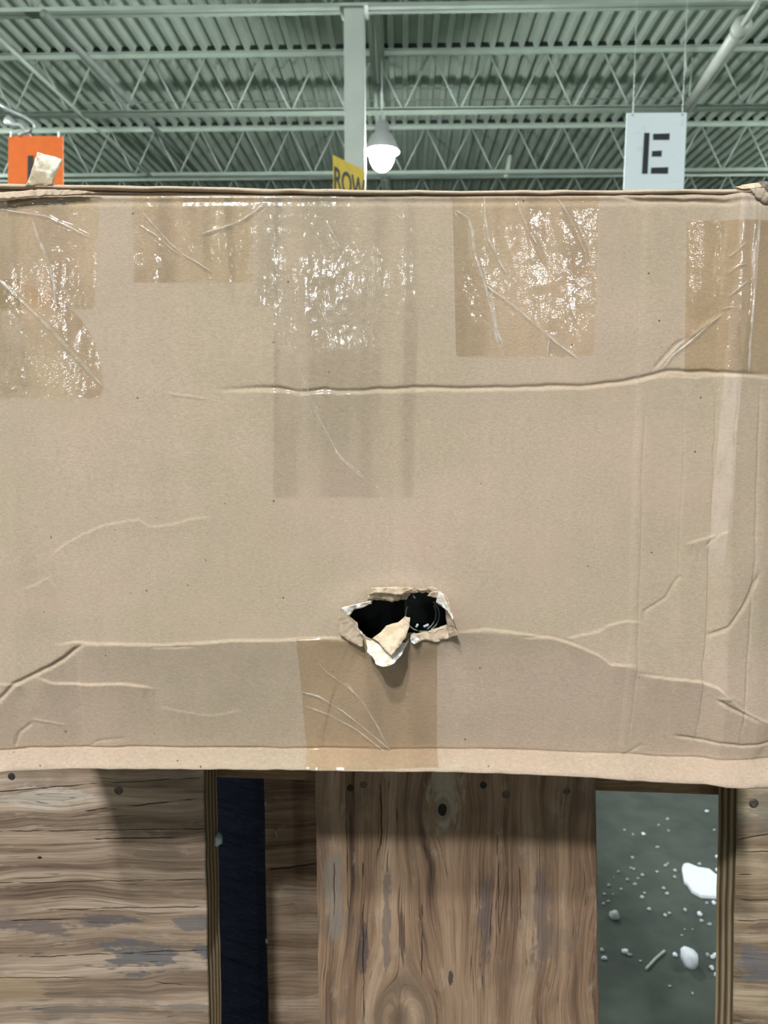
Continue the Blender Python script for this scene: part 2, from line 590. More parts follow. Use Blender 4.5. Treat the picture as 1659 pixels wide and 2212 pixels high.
# ------------------------------------------------------------------ the hall
YAW = -math.radians(1.4)
ROT = Matrix.Rotation(YAW, 4, 'Z')
HT = 3.94            # deck underside above the camera
HB = 3.314           # bottom chord underside above the camera
STEP = 1.968


def JY(k):
    return k * STEP + 0.463


fl = box_obj('floor', -18, 18, -36, 24, -0.12, 0.0, M_FLOOR)
struct(fl, 'dark grey green concrete floor strewn with foam crumbs')
wb = box_obj('wall_far', -18, 18, 24, 24.2, 0, ZC + HT + 0.2, M_WALL)
struct(wb, 'pale painted wall at the far end of the hall')

for _sx, _nm in ((-18.2, 'wall_left'), (18.0, 'wall_right')):
    struct(box_obj(_nm, _sx, _sx + 0.2, -36, 24.2, 0, ZC + HT + 0.2, M_WALL), 'pale painted side wall of the hall')
ceil = empty('ceiling', (0, 0, ZC + HT), YAW)
struct(ceil, 'pale green corrugated steel roof deck')
P = 0.152
verts, faces = [], []
prof = []
for i in range(6):
    x = i * P
    prof += [(x, 0.0), (x + 0.046, 0.0), (x + 0.062, 0.05), (x + 0.136, 0.05)]
prof.append((6 * P, 0.0))
for (x, z) in prof:
    verts += [(x, -36, z), (x, 26, z)]
for i in range(len(prof) - 1):
    faces.append((2 * i, 2 * i + 1, 2 * i + 3, 2 * i + 2))
n0 = len(verts)
verts += [(0, -36, 0.062), (6 * P, -36, 0.062), (6 * P, 26, 0.062), (0, 26, 0.062)]
faces.append((n0, n0 + 1, n0 + 2, n0 + 3))
deck0 = mesh_obj('deck_sheet', verts, faces, M_DECK, ceil, local=True)
deck0.location = (-20 * 6 * P, 0, 0)
for i in range(-19, 20):
    share(deck0, 'deck_sheet', ceil, Matrix.Translation((i * 6 * P, 0, 0.0)))

# bar joists
JOIST = {3: 'pale steel bar joist crossing the very top of the picture at the column head',
         4: 'pale steel bar joist whose whole zigzag web shows above the white sign',
         5: 'pale steel bar joist just above the torn box edge, behind the glowing lamp',
         6: 'farthest visible pale steel bar joist, only its dark notches show over the box',
         7: 'pale steel bar joist hidden low behind the cardboard box'}
HX = 0.30
rod0 = None
for k, lab in JOIST.items():
    y = JY(k)
    pos = ROT @ Vector((0, y, 0))
    j = tag(empty('roof_joist', (pos.x, pos.y, ZC + HB), YAW), lab, 'joist', 'bar joists under the roof deck')
    half = y * 0.56 + 2.6
    half = math.ceil(half / 0.6) * 0.6
    top = HT - HB
    bm = bmesh.new()
    add_box(bm, -half, half, -0.050, -0.004, top - 0.006, top)
    add_box(bm, -half, half, 0.004, 0.050, top - 0.006, top)
    add_box(bm, -half, half, -0.012, -0.006, top - 0.05, top - 0.006)
    add_box(bm, -half, half, 0.006, 0.012, top - 0.05, top - 0.006)
    bm_obj('top_chord', bm, M_STEEL, j, local=True)
    bm = bmesh.new()
    add_box(bm, -half, half, -0.055, -0.006, 0, 0.007)
    add_box(bm, -half, half, 0.006, 0.055, 0, 0.007)
    add_box(bm, -half, half, -0.013, -0.006, 0.007, 0.055)
    add_box(bm, -half, half, 0.006, 0.013, 0.007, 0.055)
    bm_obj('bottom_chord', bm, M_STEEL, j, local=True)
    box_obj('flute_strip', -half, half, -0.049, -0.03, top, top + 0.049, M_FLUTE, j, local=True)  # dark strip filling the deck flutes above the top chord
    n = int(round(half / HX))
    for i in range(-n, n):
        up = (i % 2 == 0)
        if rod0 is None:
            bm = bmesh.new()
            tube(bm, [(0, 0, 0.02), (HX, 0, top - 0.02)], 0.010, 6)
            rod0 = bm_obj('web_rod', bm, M_ROD, j, True, local=True)
            o = rod0
            o.location = (i * HX, 0, 0)
            if not up:
                o.scale = (-1, 1, 1)
                o.location.x += HX
        else:
            m = Matrix.Translation((i * HX, 0, 0)) if up else Matrix.Translation(((i + 1) * HX, 0, 0)) @ Matrix.Scale(-1, 4, (1, 0, 0))
            share(rod0, 'web_rod', j, m)

# steel column and the girder it carries
cpos = at(767, 250, JY(3))
col = tag(empty('steel_column', (cpos.x, cpos.y, 0), YAW), 'square white painted steel column rising behind the box to the roof', 'column')
box_obj('shaft', -0.083, 0.083, -0.083, 0.083, 0, ZC + HB - 0.02, M_COLUMN, col, 0.012, local=True)
box_obj('cap_plate', -0.11, 0.11, -0.11, 0.11, ZC + HB - 0.02, ZC + HB, M_COLUMN, col, local=True)
box_obj('base_plate', -0.15, 0.15, -0.15, 0.15, 0.0, 0.02, M_COLUMN, col, local=True)
gpos = at(790, 40, JY(3))
gd = tag(empty('roof_girder', (gpos.x + 0.05, gpos.y, ZC + HB), YAW), 'pale open web girder running away behind the white column', 'girder')
for nm, z0, z1 in (('bottom_chord', 0.058, 0.115), ('top_chord', 0.50, 0.55)):
    bm = bmesh.new()
    add_box(bm, -0.055, -0.010, 0.1, 9.0, z0, z1)
    add_box(bm, 0.010, 0.055, 0.1, 9.0, z0, z1)
    bm_obj(nm, bm, M_STEEL, gd, local=True)
for i in range(10):
    bm = bmesh.new()
    a, b = (0.1, 0.52) if i % 2 == 0 else (0.52, 0.1)
    tube(bm, [(0, 0.2 + i * 0.7, a), (0, 0.9 + i * 0.7, b)], 0.018, 6)
    bm_obj('web_strut', bm, M_STEEL, gd, local=True)


def roof_run(name, p0, p1, r, mat, lab, cat, n=10, group=None):
    bm = bmesh.new()
    tube(bm, [p0, p1], r, n)
    o = bm_obj(name, bm, mat, None, True)
    return tag(o, lab, cat, group)


bm = bmesh.new()
tube(bm, [at(-60, 30, JY(3)), at(168, 242, JY(4)), at(326, 380, JY(5))], 0.019, 8)
tag(bm_obj('bridging_bar', bm, M_STEEL, None, True), 'bright slanting bridging bar crossing under the joists at upper left', 'brace')
a = at(95, 30, JY(3.0)) ; b = at(425, 372, JY(5.6))
roof_run('conduit_pipe', a, b, 0.035, plain('conduit_paint', (0.20, 0.24, 0.20), 0.5, 0.1, 4), 'darker green grey conduit slanting across the deck at upper left', 'pipe')
roof_run('cable_conduit', at(175, 222, JY(4.3)), at(1490, 212, JY(4.3)), 0.007, plain('cable_dark', (0.16, 0.18, 0.16), 0.6, 0.1, 4), 'thin dark cable stretched level across the joist web', 'cable')
# thick pipe upper right
pr = tag(empty('ceiling_pipe', at(1602, 58, JY(3))), 'thick pale tube with a collar slanting down from the top right corner', 'pipe')
p0, p1 = at(1602, 58, JY(3)), at(1487, 232, JY(4.0))
bm = bmesh.new()
tube(bm, [p0, p1], 0.058, 16)
bm_obj('tube', bm, M_PIPE, pr, True)
d = (p1 - p0).normalized()
bm = bmesh.new()
tube(bm, [p0 - d * 0.03, p0 + d * 0.06], 0.075, 16)
bm_obj('collar', bm, M_PIPE, pr, True)
bm = bmesh.new()
tube(bm, [p0 - d * 0.02, at(1660, -30, JY(2.85))], 0.022, 10)
bm_obj('feed_rod', bm, M_PIPE, pr, True)
bm = bmesh.new()
tube(bm, [p1 + Vector((0, 0, 0.02)), p1 + Vector((0.02, 0, 0.5))], 0.008, 6)
bm_obj('hanger_rod', bm, M_STEEL, pr, True)
hr = at(1481, 60, JY(3.9))
roof_run('hanger_rod', at(1481, 105, JY(4) - 0.12), at(1482, 155, JY(4) - 0.12), 0.01, M_PIPE, 'short pale vertical rod hanging above the white letter sign', 'rod')
roof_run('drop_pipe', at(1102, 336, JY(5)), at(1092, 384, JY(5)), 0.03, M_PIPE, 'short pale stub pipe hanging between lamp and letter sign', 'pipe')


# lamps
def lamp_parts(root):
    bm = bmesh.new()
    lathe(bm, [(0.0, -0.23), (0.05, -0.222), (0.095, -0.19), (0.125, -0.14), (0.138, -0.08), (0.140, -0.02)], 20)
    bm_obj('lens', bm, M_LENS, root, True, local=True)
    bm = bmesh.new()
    lathe(bm, [(0.19, -0.05), (0.185, -0.02), (0.15, 0.05), (0.12, 0.10), (0.08, 0.13), (0.07, 0.22), (0.0, 0.22)], 20)
    bm_obj('housing', bm, M_HOUSING, root, True, local=True)
    bm = bmesh.new()
    tube(bm, [(0, 0, 0.21), (0, 0, 0.92)], 0.008, 6)
    bm_obj('hanger', bm, M_GALV, root, True, local=True)


lp = at(825, 317, 7.2)
lamp = tag(empty('high_bay_lamp', lp), 'dazzling round white lamp hanging right beside the white column', 'lamp', 'high bay lamps')
lamp_parts(lamp)
lamp.scale = (0.85, 0.85, 0.95)
for (lx, ly, ls) in [(-1.05, -3.4, 0.95), (-0.85, -2.35, 0.76), (-1.1, -15.4, 0.62), (4.1, -15.4, 0.8), (7.0, -15.4, 0.7), (-7.2, -15.4, 0.62), (-14.5, -31.0, 1.0), (-7, 9.5, 0.9), (7, 9.5, 0.8), (-6.0, -3.1, 0.66), (-6.5, 3.2, 0.9), (6.5, 3.2, 0.8)]:
    r = tag(empty('high_bay_lamp', (lx, ly, ZC + 3.43)), 'round high bay lamp hanging outside the picture over the hall', 'lamp', 'lamps outside the picture')
    r.scale = (ls, ls, max(ls, 0.64))
    for ch in list(lamp.children):
        c = ch.copy()
        COL.objects.link(c)
        c.parent = r

# ------------------------------------------------------------------ hanging signs
YS = 5.0


def px_plate(name, corners, Y, thick, mat, parent=None):
    f = [at(x, y, Y) for x, y in corners]
    bk = [p + Vector((0, thick, 0)) for p in f]
    n = len(f)
    fs = [tuple(range(n))[::-1], tuple(range(n, 2 * n))]
    fs += [(i, (i + 1) % n, n + (i + 1) % n, n + i) for i in range(n)]
    bm = bmesh.new()
    vs = [bm.verts.new(p) for p in f + bk]
    for q in fs:
        bm.faces.new([vs[i] for i in q])
    return bm_obj(name, bm, mat, parent)


s = tag(empty('letter_sign', at(1415, 440, YS)), 'white hanging sign with black letter E above the box', 'sign')
px_plate('board', [(1354, 244), (1484, 243), (1475, 455), (1345, 455)], YS, 0.006, M_WHITE, s)
for q in ([(1392, 287), (1403.5, 287), (1399, 375), (1387, 375)], [(1411, 289), (1447, 288), (1446, 302), (1411, 302)],
          [(1409, 326), (1430, 325), (1429, 338), (1408, 338)], [(1407, 362), (1444, 361), (1443, 375), (1406, 375)]):
    px_plate('letter_stroke', q, YS - 0.003, 0.003, M_INK, s)
for x in (1367, 1474):
    bm = bmesh.new()
    tube(bm, [at(x, 248, YS - 0.004), at(x, 248, YS + 0.01)], 0.008, 10)
    bm_obj('eyelet', bm, M_GALV, s, local=False)
    bm = bmesh.new()
    p = at(x, 246, YS)
    tube(bm, [p, p + Vector((0, 0.0, 1.05))], 0.0018, 6)
    bm_obj('wire', bm, M_GALV, s)

s = tag(empty('colour_sign', at(77, 440, YS)), 'bright orange hanging sign half hidden by the box at left', 'sign')
px_plate('board', [(18, 293), (136, 294), (137, 455), (16, 455)], YS, 0.006, M_ORANGE, s)
px_plate('letter_stroke', [(60, 336), (72, 336), (71, 400), (59, 400)], YS - 0.003, 0.003, M_INK, s)
for x in (24, 127):
    p = at(x, 293, YS)
    bm = bmesh.new()
    tube(bm, [p + Vector((0, 0, -0.01)), p + Vector((0.004, -0.004, 0.012)), p + Vector((0.0, 0, 0.02))], 0.006, 8)
    bm_obj('clip', bm, M_GALV, s)
bm = bmesh.new()
tube(bm, [at(x, y, YS) for x, y in [(-20, 215), (20, 238), (52, 252), (68, 262), (73, 273), (66, 284), (48, 288), (40, 293)]], 0.011, 8)
bm_obj('hook', bm, M_GALV, s, True)
bm = bmesh.new()
tube(bm, [at(x, y, YS + 0.03) for x, y in [(15, 258), (33, 272), (45, 270), (60, 288), (66, 296)]], [0.03, 0.026, 0.02, 0.01, 0.008], 8)
bm_obj('hanger_clamp', bm, M_GALV, s, True)

# yellow row sign, fixed to the column and seen at a slant
A0 = at(720, 335, 5.94)
A1 = at(789, 366, 6.283)
ex = (A1 - A0)
ex.z = 0
wid = ex.length
ex.normalize()
nrm = Vector((ex.y, -ex.x, 0))
zt = A0.z
s = tag(empty('row_sign', (A0 + A1) / 2 - Vector((0, 0, 0.4))), 'yellow row sign with black lettering fixed to the white column', 'sign')
bm = bmesh.new()
for off in (0, 1):
    pass
c0 = [A0, A0 + ex * wid, A0 + ex * wid - Vector((0, 0, 0.42)), A0 - Vector((0, 0, 0.42))]
vs = [bm.verts.new(p) for p in c0] + [bm.verts.new(p - nrm * 0.004) for p in c0]
for q in ((0, 1, 2, 3), (7, 6, 5, 4), (0, 4, 5, 1), (1, 5, 6, 2), (2, 6, 7, 3), (3, 7, 4, 0)):
    bm.faces.new([vs[i] for i in q])
bm_obj('board', bm, M_YELLOW, s)
cu = bpy.data.curves.new('row_text', 'FONT')
cu.body = 'ROW'
cu.size = 0.20
cu.extrude = 0.0008
cu.offset = 0.004
cu.space_character = 0.96
to = bpy.data.objects.new('row_text', cu)
COL.objects.link(to)
bpy.context.view_layer.update()
dg = bpy.context.evaluated_depsgraph_get()
tme = bpy.data.meshes.new_from_object(to.evaluated_get(dg))
bpy.data.objects.remove(to)
xs = [v.co.x for v in tme.vertices]
sc = (wid * 0.97) / (max(xs) - min(xs))
base = A0 + ex * 0.008 - Vector((0, 0, 0.245)) + nrm * 0.0015
for v in tme.vertices:
    v.co = base + ex * ((v.co.x - min(xs)) * sc) + Vector((0, 0, v.co.y * 1.18)) + nrm * v.co.z
tme.materials.clear()
tme.materials.append(M_INK)
link(bpy.data.objects.new('lettering', tme), s)

# ------------------------------------------------------------------ cardboard box
YB = 0.39
XL, XR = -30.0, 1706.0


def vnoise(x, y, seed=0):
    r = np.random.default_rng(seed)
    tab = r.random((256, 256)) * 2 - 1
    xi = np.floor(x).astype(int)
    yi = np.floor(y).astype(int)
    fx = x - xi
    fy = y - yi
    fx = fx * fx * (3 - 2 * fx)
    fy = fy * fy * (3 - 2 * fy)
    a = tab[xi % 256, yi % 256]
    b = tab[(xi + 1) % 256, yi % 256]
    c = tab[xi % 256, (yi + 1) % 256]
    d_ = tab[(xi + 1) % 256, (yi + 1) % 256]
    return (a * (1 - fx) + b * fx) * (1 - fy) + (c * (1 - fx) + d_ * fx) * fy


def poly_dist(x, y, pts):
    """distance, signed side (+ below the line), fraction along"""
    best = np.full(x.shape, 1e9)
    side = np.zeros(x.shape)
    frac = np.zeros(x.shape)
    L = [0.0]
    for (ax, ay), (bx, by) in zip(pts[:-1], pts[1:]):
        L.append(L[-1] + math.hypot(bx - ax, by - ay))
    for i, ((ax, ay), (bx, by)) in enumerate(zip(pts[:-1], pts[1:])):
        ux, uy = bx - ax, by - ay
        l2 = ux * ux + uy * uy
        t = np.clip(((x - ax) * ux + (y - ay) * uy) / l2, 0, 1)
        dx = x - (ax + t * ux)
        dy = y - (ay + t * uy)
        dd = np.sqrt(dx * dx + dy * dy)
        m = dd < best
        best = np.where(m, dd, best)
        side = np.where(m, np.sign(ux * dy - uy * dx), side)
        frac = np.where(m, (L[i] + t * (L[i + 1] - L[i])) / L[-1], frac)
    return best, best * side, frac


def sstep(a, b, v):
    t = np.clip((v - a) / (b - a), 0, 1)
    return t * t * (3 - 2 * t)


def jig(pts, amp=1.6, step=14, seed=1):
    r = random.Random(seed)
    out = []
    for (ax, ay), (bx, by) in zip(pts[:-1], pts[1:]):
        n = max(1, int(math.hypot(bx - ax, by - ay) / step))
        for i in range(n):
            t = i / n
            k = 0 if i == 0 else amp
            out.append((ax + (bx - ax) * t + r.uniform(-k, k) * 0.5, ay + (by - ay) * t + r.uniform(-k, k)))
    out.append(pts[-1])
    return out


CREASES = [
    ('V', [(470, 842), (540, 840), (600, 838), (650, 846), (700, 841), (760, 846), (820, 843), (900, 838), (1000, 839), (1100, 836), (1200, 835), (1300, 831), (1360, 824), (1400, 812), (1440, 802), (1500, 803), (1560, 803), (1600, 808), (1690, 812)], 1.7, 7.0, 0),
    ('S', [(470, 846), (700, 846), (1000, 843), (1300, 836), (1400, 818), (1560, 809), (1690, 816)], 0.8, 5.0, 60),
    ('R', [(1425, 790), (1480, 738), (1556, 678)], 1.0, 5.0, 0),
    ('V', [(1408, 800), (1455, 748), (1500, 725)], 0.9, 7.0, 0),
    ('R', [(360, 852), (400, 858), (450, 862)], 0.5, 4.0, 0),
    ('S', [(120, 1396), (160, 1387), (240, 1390), (330, 1393), (400, 1391), (480, 1386), (560, 1383), (640, 1378), (700, 1380), (755, 1382), (785, 1396)], 2.0, 3.4, 140),
    ('V', [(326, 1395), (380, 1396), (420, 1395)], 0.7, 4.0, 0),
    ('S', [(985, 1365), (1060, 1362), (1100, 1365), (1140, 1372), (1190, 1376), (1230, 1388), (1290, 1412), (1320, 1434), (1380, 1441)], 1.6, 3.6, 130),
    ('V', [(1125, 1376), (1190, 1375), (1240, 1388)], 0.8, 4.0, 0),
    ('S', [(1380, 1458), (1440, 1464), (1510, 1472), (1545, 1485), (1600, 1530), (1690, 1575)], 1.8, 4.0, 110),
    ('S', [(1220, 1380), (1290, 1366), (1310, 1352), (1345, 1343), (1388, 1341)], 0.9, 3.5, 30),
    ('V', [(1388, 1338), (1392, 1318), (1440, 1292), (1462, 1250), (1474, 1238)], 0.8, 5.0, 0),
    ('V', [(1522, 1373), (1566, 1352), (1598, 1312), (1620, 1276), (1640, 1235)], 1.5, 7.0, 0),
    ('R', [(1528, 1372), (1570, 1350), (1604, 1300)], 0.7, 4.0, 0),
    ('V', [(-20, 1528), (0, 1510), (30, 1482), (65, 1462), (100, 1440), (140, 1420), (160, 1402), (182, 1388)], 2.2, 7.0, 0),
    ('S', [(72, 1462), (110, 1478), (180, 1483), (260, 1481), (300, 1486), (330, 1491)], 1.7, 3.4, 45),
    ('S', [(-14, 1476), (20, 1478), (45, 1482)], 1.0, 3.4, 20),
    ('S', [(95, 1215), (130, 1180), (180, 1152), (230, 1132), (300, 1122), (325, 1139), (370, 1130), (420, 1120), (475, 1118)], 0.55, 4.0, 45),
    ('S', [(50, 1272), (80, 1262), (110, 1246)], 0.5, 4.0, 25),
    ('S', [(1480, 1172), (1530, 1160), (1545, 1156), (1570, 1148)], 0.9, 3.0, 25),
    ('V', [(1525, 1180), (1545, 1158), (1555, 1150)], 0.8, 4.0, 0),
    ('V', [(1460, 1600), (1530, 1606), (1600, 1613), (1690, 1610)], 1.3, 5.0, 0),
    ('V', [(1545, 1510), (1590, 1535), (1620, 1548), (1640, 1560)], 1.4, 6.0, 0),
    ('R', [(1545, 1512), (1580, 1505), (1600, 1520)], 0.8, 5.0, 0),
    ('V', [(1345, 1658), (1372, 1640), (1400, 1618)], 0.7, 5.0, 0),
    ('V', [(20, 1625), (30, 1590), (60, 1565)], 0.8, 6.0, 0),
    ('R', [(60, 1562), (100, 1570), (130, 1578)], 0.6, 4.0, 0),
    ('V', [(150, 1640), (200, 1618), (260, 1612)], 0.5, 6.0, 0),
    ('S', [(330, 1540), (380, 1548), (450, 1560), (520, 1545)], 0.4, 4.0, 30),
    ('V', [(1300, 418), (1400, 436), (1500, 436), (1600, 440)], 0.9, 6.0, 0),
    ('R', [(1280, 410), (1380, 426), (1500, 430), (1600, 432)], 0.7, 5.0, 0),
    ('R', [(0, 440), (60, 436), (130, 432), (210, 430)], 0.8, 7.0, 0),
]
CREASES += [
    ('V', [(1394, 850), (1387, 1060), (1376, 1450), (1366, 1645)], 0.55, 4.0, 0),
    ('V', [(1480, 825), (1472, 1040), (1466, 1250)], 0.45, 4.0, 0),
    ('V', [(1548, 812), (1537, 1100), (1524, 1400), (1510, 1645)], 0.9, 4.0, 0),
    ('V', [(1590, 812), (1578, 1000), (1570, 1130)], 0.5, 3.0, 0),
    ('V', [(1640, 820), (1630, 1200), (1612, 1450), (1600, 1640)], 0.8, 4.0, 0),
    ('V', [(322, 1130), (326, 1390), (336, 1560), (340, 1640)], 0.22, 4.0, 0),
    ('V', [(1112, 640), (1106, 900), (1100, 1000)], 0.18, 4.0, 0),
    ('V', [(1508, 1185), (1508, 1215)], 0.6, 2.0, 0), ('V', [(1494, 1176), (1492, 1208)], 0.6, 2.0, 0), ('V', [(1470, 1182), (1470, 1198)], 0.5, 2.0, 0),
]


def wander(pts, i):
    a = jig(pts, 0.0, 7, i)
    r = np.random.default_rng(900 + i)
    arr = np.array(a, float)
    n = len(arr)
    t = np.arange(n)
    off = np.zeros(n)
    for per, amp in ((9.0, 2.6), (4.0, 1.4), (1.7, 0.8)):
        k = r.normal(size=int(n / per) + 3)
        off += amp * 0.6 * np.interp(t / per, np.arange(len(k)), k)
    tan = np.gradient(arr, axis=0)
    tan /= np.linalg.norm(tan, axis=1)[:, None] + 1e-9
    arr[:, 0] -= tan[:, 1] * off
    arr[:, 1] += tan[:, 0] * off
    return [tuple(p) for p in arr]


SHARP = {'V': (0.66, 0.60), 'R': (0.62, 0.60), 'S': (0.72, 0.62)}
CREASES = [(k, wander(p, i), a * SHARP[k][0], max(2.0, w * SHARP[k][1]), L) for i, (k, p, a, w, L) in enumerate(CREASES)]


def lip_y(x):
    return np.interp(x, [-20, 300, 660, 1000, 1200, 1400, 1700], [1632, 1636, 1639, 1644, 1646, 1650, 1652]) + 2.2 * vnoise(x / 55, x * 0, 5)


def bot_y(x):
    return np.interp(x, [-20, 300, 660, 1000, 1200, 1400, 1700], [1666, 1668, 1671, 1678, 1683, 1690, 1697])


def relief(x, y):
    """how far (mm) the front panel stands out towards the viewer"""
    out = np.zeros(x.shape)
    xs_ = x + (y - 800) * 0.035
    xs_ = xs_ + 2.0 * vnoise(y / 90, x * 0 + 3, 9)
    out += np.interp(xs_, [-20, 0, 60, 120, 1320, 1376, 1384, 1392, 1470, 1478, 1490, 1540, 1546, 1556, 1584, 1590, 1602, 1640, 1660, 1720],
                     [-1.6, -0.8, -0.2, 0, 0, -0.15, 0.45, 0.55, 0.45, 0.75, 0.85, 0.2, 0.1, 0.5, 2.9, 3.0, 2.4, 0.9, 0.2, -4.0])
    out += 0.7 * vnoise(x / 240, y / 200, 1) + 0.16 * vnoise(x / 60, y / 70, 2) + 0.03 * vnoise(x / 14, y / 40, 4) + 0.05 * vnoise(x / 33, y / 30, 6)
    # lower apron leans in below the long fold
    ky = np.interp(x, [-40, 0, 30, 65, 100, 160, 330, 640, 790, 985, 1190, 1290, 1320, 1380, 1510, 1545, 1600, 1720],
                   [1545, 1510, 1482, 1462, 1440, 1398, 1392, 1380, 1388, 1366, 1376, 1410, 1433, 1448, 1472, 1485, 1530, 1585])
    out += -0.052 * np.clip(y - ky, 0, 1640 - ky)
    for (k, pts, A, w, L) in CREASES:
        x0 = min(p[0] for p in pts) - 260
        x1 = max(p[0] for p in pts) + 260
        y0 = min(p[1] for p in pts) - 260
        y1 = max(p[1] for p in pts) + 360
        m = (x > x0) & (x < x1) & (y > y0) & (y < y1)
        if not m.any():
            continue
        d_, s_, fr = poly_dist(x[m], y[m], pts)
        tp = np.minimum(1, np.minimum(fr, 1 - fr) * 9 + 0.08)
        if k == 'V':
            v = -A * np.exp(-(d_ / w) ** 2)
        elif k == 'R':
            v = A * np.exp(-(d_ / w) ** 2)
        else:
            v = A * sstep(-w, w, s_) * np.exp(-np.maximum(s_, 0) / L) * np.exp(-np.maximum(d_ - np.abs(s_) - 1, 0) / 8)
            # fade where the nearest point is an end of the line
            endd = np.where((fr < 1e-4) | (fr > 1 - 1e-4), d_, 0)
            v = v * np.exp(-endd / 10)
        out[m] += v * tp
    # dent and curl round the torn hole
    dh = np.sqrt(((x - 862) / 130) ** 2 + ((y - 1335) / 75) ** 2)
    out += 1.4 * np.exp(-((dh - 0.9) / 0.35) ** 2)
    # top edge rolls in under the lid
    out -= 4.0 * sstep(428, 410, y) + 0.6 * np.exp(-((y - 436) / 7) ** 2)
    # bottom lip
    t = np.clip((y - lip_y(x)) / (bot_y(x) - lip_y(x)), -1, 1)
    lip = np.where(t > 0, 11.5 * np.sin(np.clip(t, 0, 1) * math.pi * 0.58) - 6.0 * sstep(0.88, 1.0, t) + 0.5 * vnoise(x / 30, y / 16, 21), 0)
    out += lip - 0.9 * np.exp(-(t / 0.10) ** 2)
    return out


box = tag(empty('cardboard_box', (0, YB + 0.15, at(830, 1672, YB).z)),
          'large battered kraft cardboard box with clear tape and a torn hole', 'box')


def front_point(px, py, out):
    """vectorised: pixel + stand-out in mm -> world points (out measured from the panel plane)"""
    Y = YB
    u = (px - 829.5) / F
    v = (1106.0 - py) / F
    dy = CP + v * SP
    dz = -SP + v * CP
    t = Y / dy
    return np.stack([u * t, np.full(px.shape, Y) - out / 1000.0, ZC + dz * t], -1)


def grid_mesh(name, Pw, keep, mat, parent, flip=False):
    h, w = Pw.shape[:2]
    idx = np.arange(h * w).reshape(h, w)
    q = np.stack([idx[:-1, :-1], idx[1:, :-1], idx[1:, 1:], idx[:-1, 1:]], -1).reshape(-1, 4)
    if keep is not None:
        q = q[keep.reshape(-1)]
    used = np.unique(q)
    remap = np.full(h * w, -1)
    remap[used] = np.arange(len(used))
    q = remap[q]
    vv = Pw.reshape(-1, 3)[used]
    me = bpy.data.meshes.new(name)
    me.vertices.add(len(vv))
    me.vertices.foreach_set('co', vv.astype(np.float32).ravel())
    me.loops.add(q.size)
    me.loops.foreach_set('vertex_index', q.astype(np.int32).ravel())
    me.polygons.add(len(q))
    me.polygons.foreach_set('loop_start', np.arange(0, q.size, 4, dtype=np.int32))
    me.polygons.foreach_set('use_smooth', np.ones(len(q), dtype=bool))
    me.update(calc_edges=True)
    me.validate()
    me.materials.append(mat)
    return link(bpy.data.objects.new(name, me), parent)


def inside(x, y, poly):
    r = np.zeros(x.shape, bool)
    n = len(poly)
    for i in range(n):
        ax, ay = poly[i]
        bx, by = poly[(i + 1) % n]
        c = ((ay > y) != (by > y)) & (x < (bx - ax) * (y - ay) / (by - ay + 1e-12) + ax)
        r ^= c
    return r


HOLE = [(755.8, 1330), (764, 1317), (779, 1311.7), (801.6, 1304), (807, 1295), (822, 1295), (848, 1299.5), (865, 1295), (878, 1295), (884, 1286), (889, 1280),
        (915.5, 1279), (930.5, 1278), (940, 1284), (946, 1298), (960, 1311), (964, 1340), (966, 1349), (951, 1362), (940, 1368), (921, 1362), (902.5, 1368),
        (885, 1366), (870, 1378), (859, 1388), (822, 1390), (803, 1379), (790, 1373), (775, 1358), (772, 1343)]
HOLE = jig(HOLE + [HOLE[0]], 1.6, 4, 77)[:-1]

SP_ = 2.3
gx = np.arange(XL, XR + 0.1, SP_)
nrow = int((1672 - 412) / SP_)
GX = np.tile(gx, (nrow + 1, 1))
tt = np.linspace(0, 1, nrow + 1)[:, None]
ytop = 412 + 0 * gx[None, :]
GY = ytop + (bot_y(gx)[None, :] - ytop) * tt
# snap the grid to the torn edge
d_h, s_h, _ = poly_dist(GX, GY, HOLE + [HOLE[0]])
near = d_h < SP_ * 0.75
for (iy, ix) in zip(*np.nonzero(near)):
    x, y = GX[iy, ix], GY[iy, ix]
    best = None
    for (ax, ay), (bx, by) in zip(HOLE, HOLE[1:] + HOLE[:1]):
        ux, uy = bx - ax, by - ay
        t = max(0, min(1, ((x - ax) * ux + (y - ay) * uy) / (ux * ux + uy * uy + 1e-9)))
        qx, qy = ax + t * ux, ay + t * uy
        dd = (qx - x) ** 2 + (qy - y) ** 2
        if best is None or dd < best[0]:
            best = (dd, qx, qy)
    GX[iy, ix], GY[iy, ix] = best[1], best[2]
OUT = relief(GX, GY)
cx = (GX[:-1, :-1] + GX[1:, 1:] + GX[1:, :-1] + GX[:-1, 1:]) / 4
cy = (GY[:-1, :-1] + GY[1:, 1:] + GY[1:, :-1] + GY[:-1, 1:]) / 4
PW = front_point(GX, GY, OUT)
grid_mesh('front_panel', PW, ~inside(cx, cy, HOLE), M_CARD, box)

# other walls of the box, meeting the front panel's own edges
DEPTH = 0.30
zb = 0.0
le = PW[:, 0, :][::6]
re = PW[:, -1, :][::6]


def side_wall(edge, sgn, name):
    vs, fs = [], []
    steps = 10
    for p in edge:
        for k in range(steps + 1):
            y = p[1] + (YB + DEPTH - p[1]) * k / steps
            bulge = 0.003 * math.sin(math.pi * k / steps) * sgn
            vs.append((p[0] + bulge, y, p[2]))
    n = steps + 1
    for i in range(len(edge) - 1):
        for k in range(steps):
            a = i * n + k
            fs.append((a, a + 1, a + n + 1, a + n) if sgn < 0 else (a, a + n, a + n + 1, a + 1))
    return mesh_obj(name, vs, fs, M_CARD, box, True)


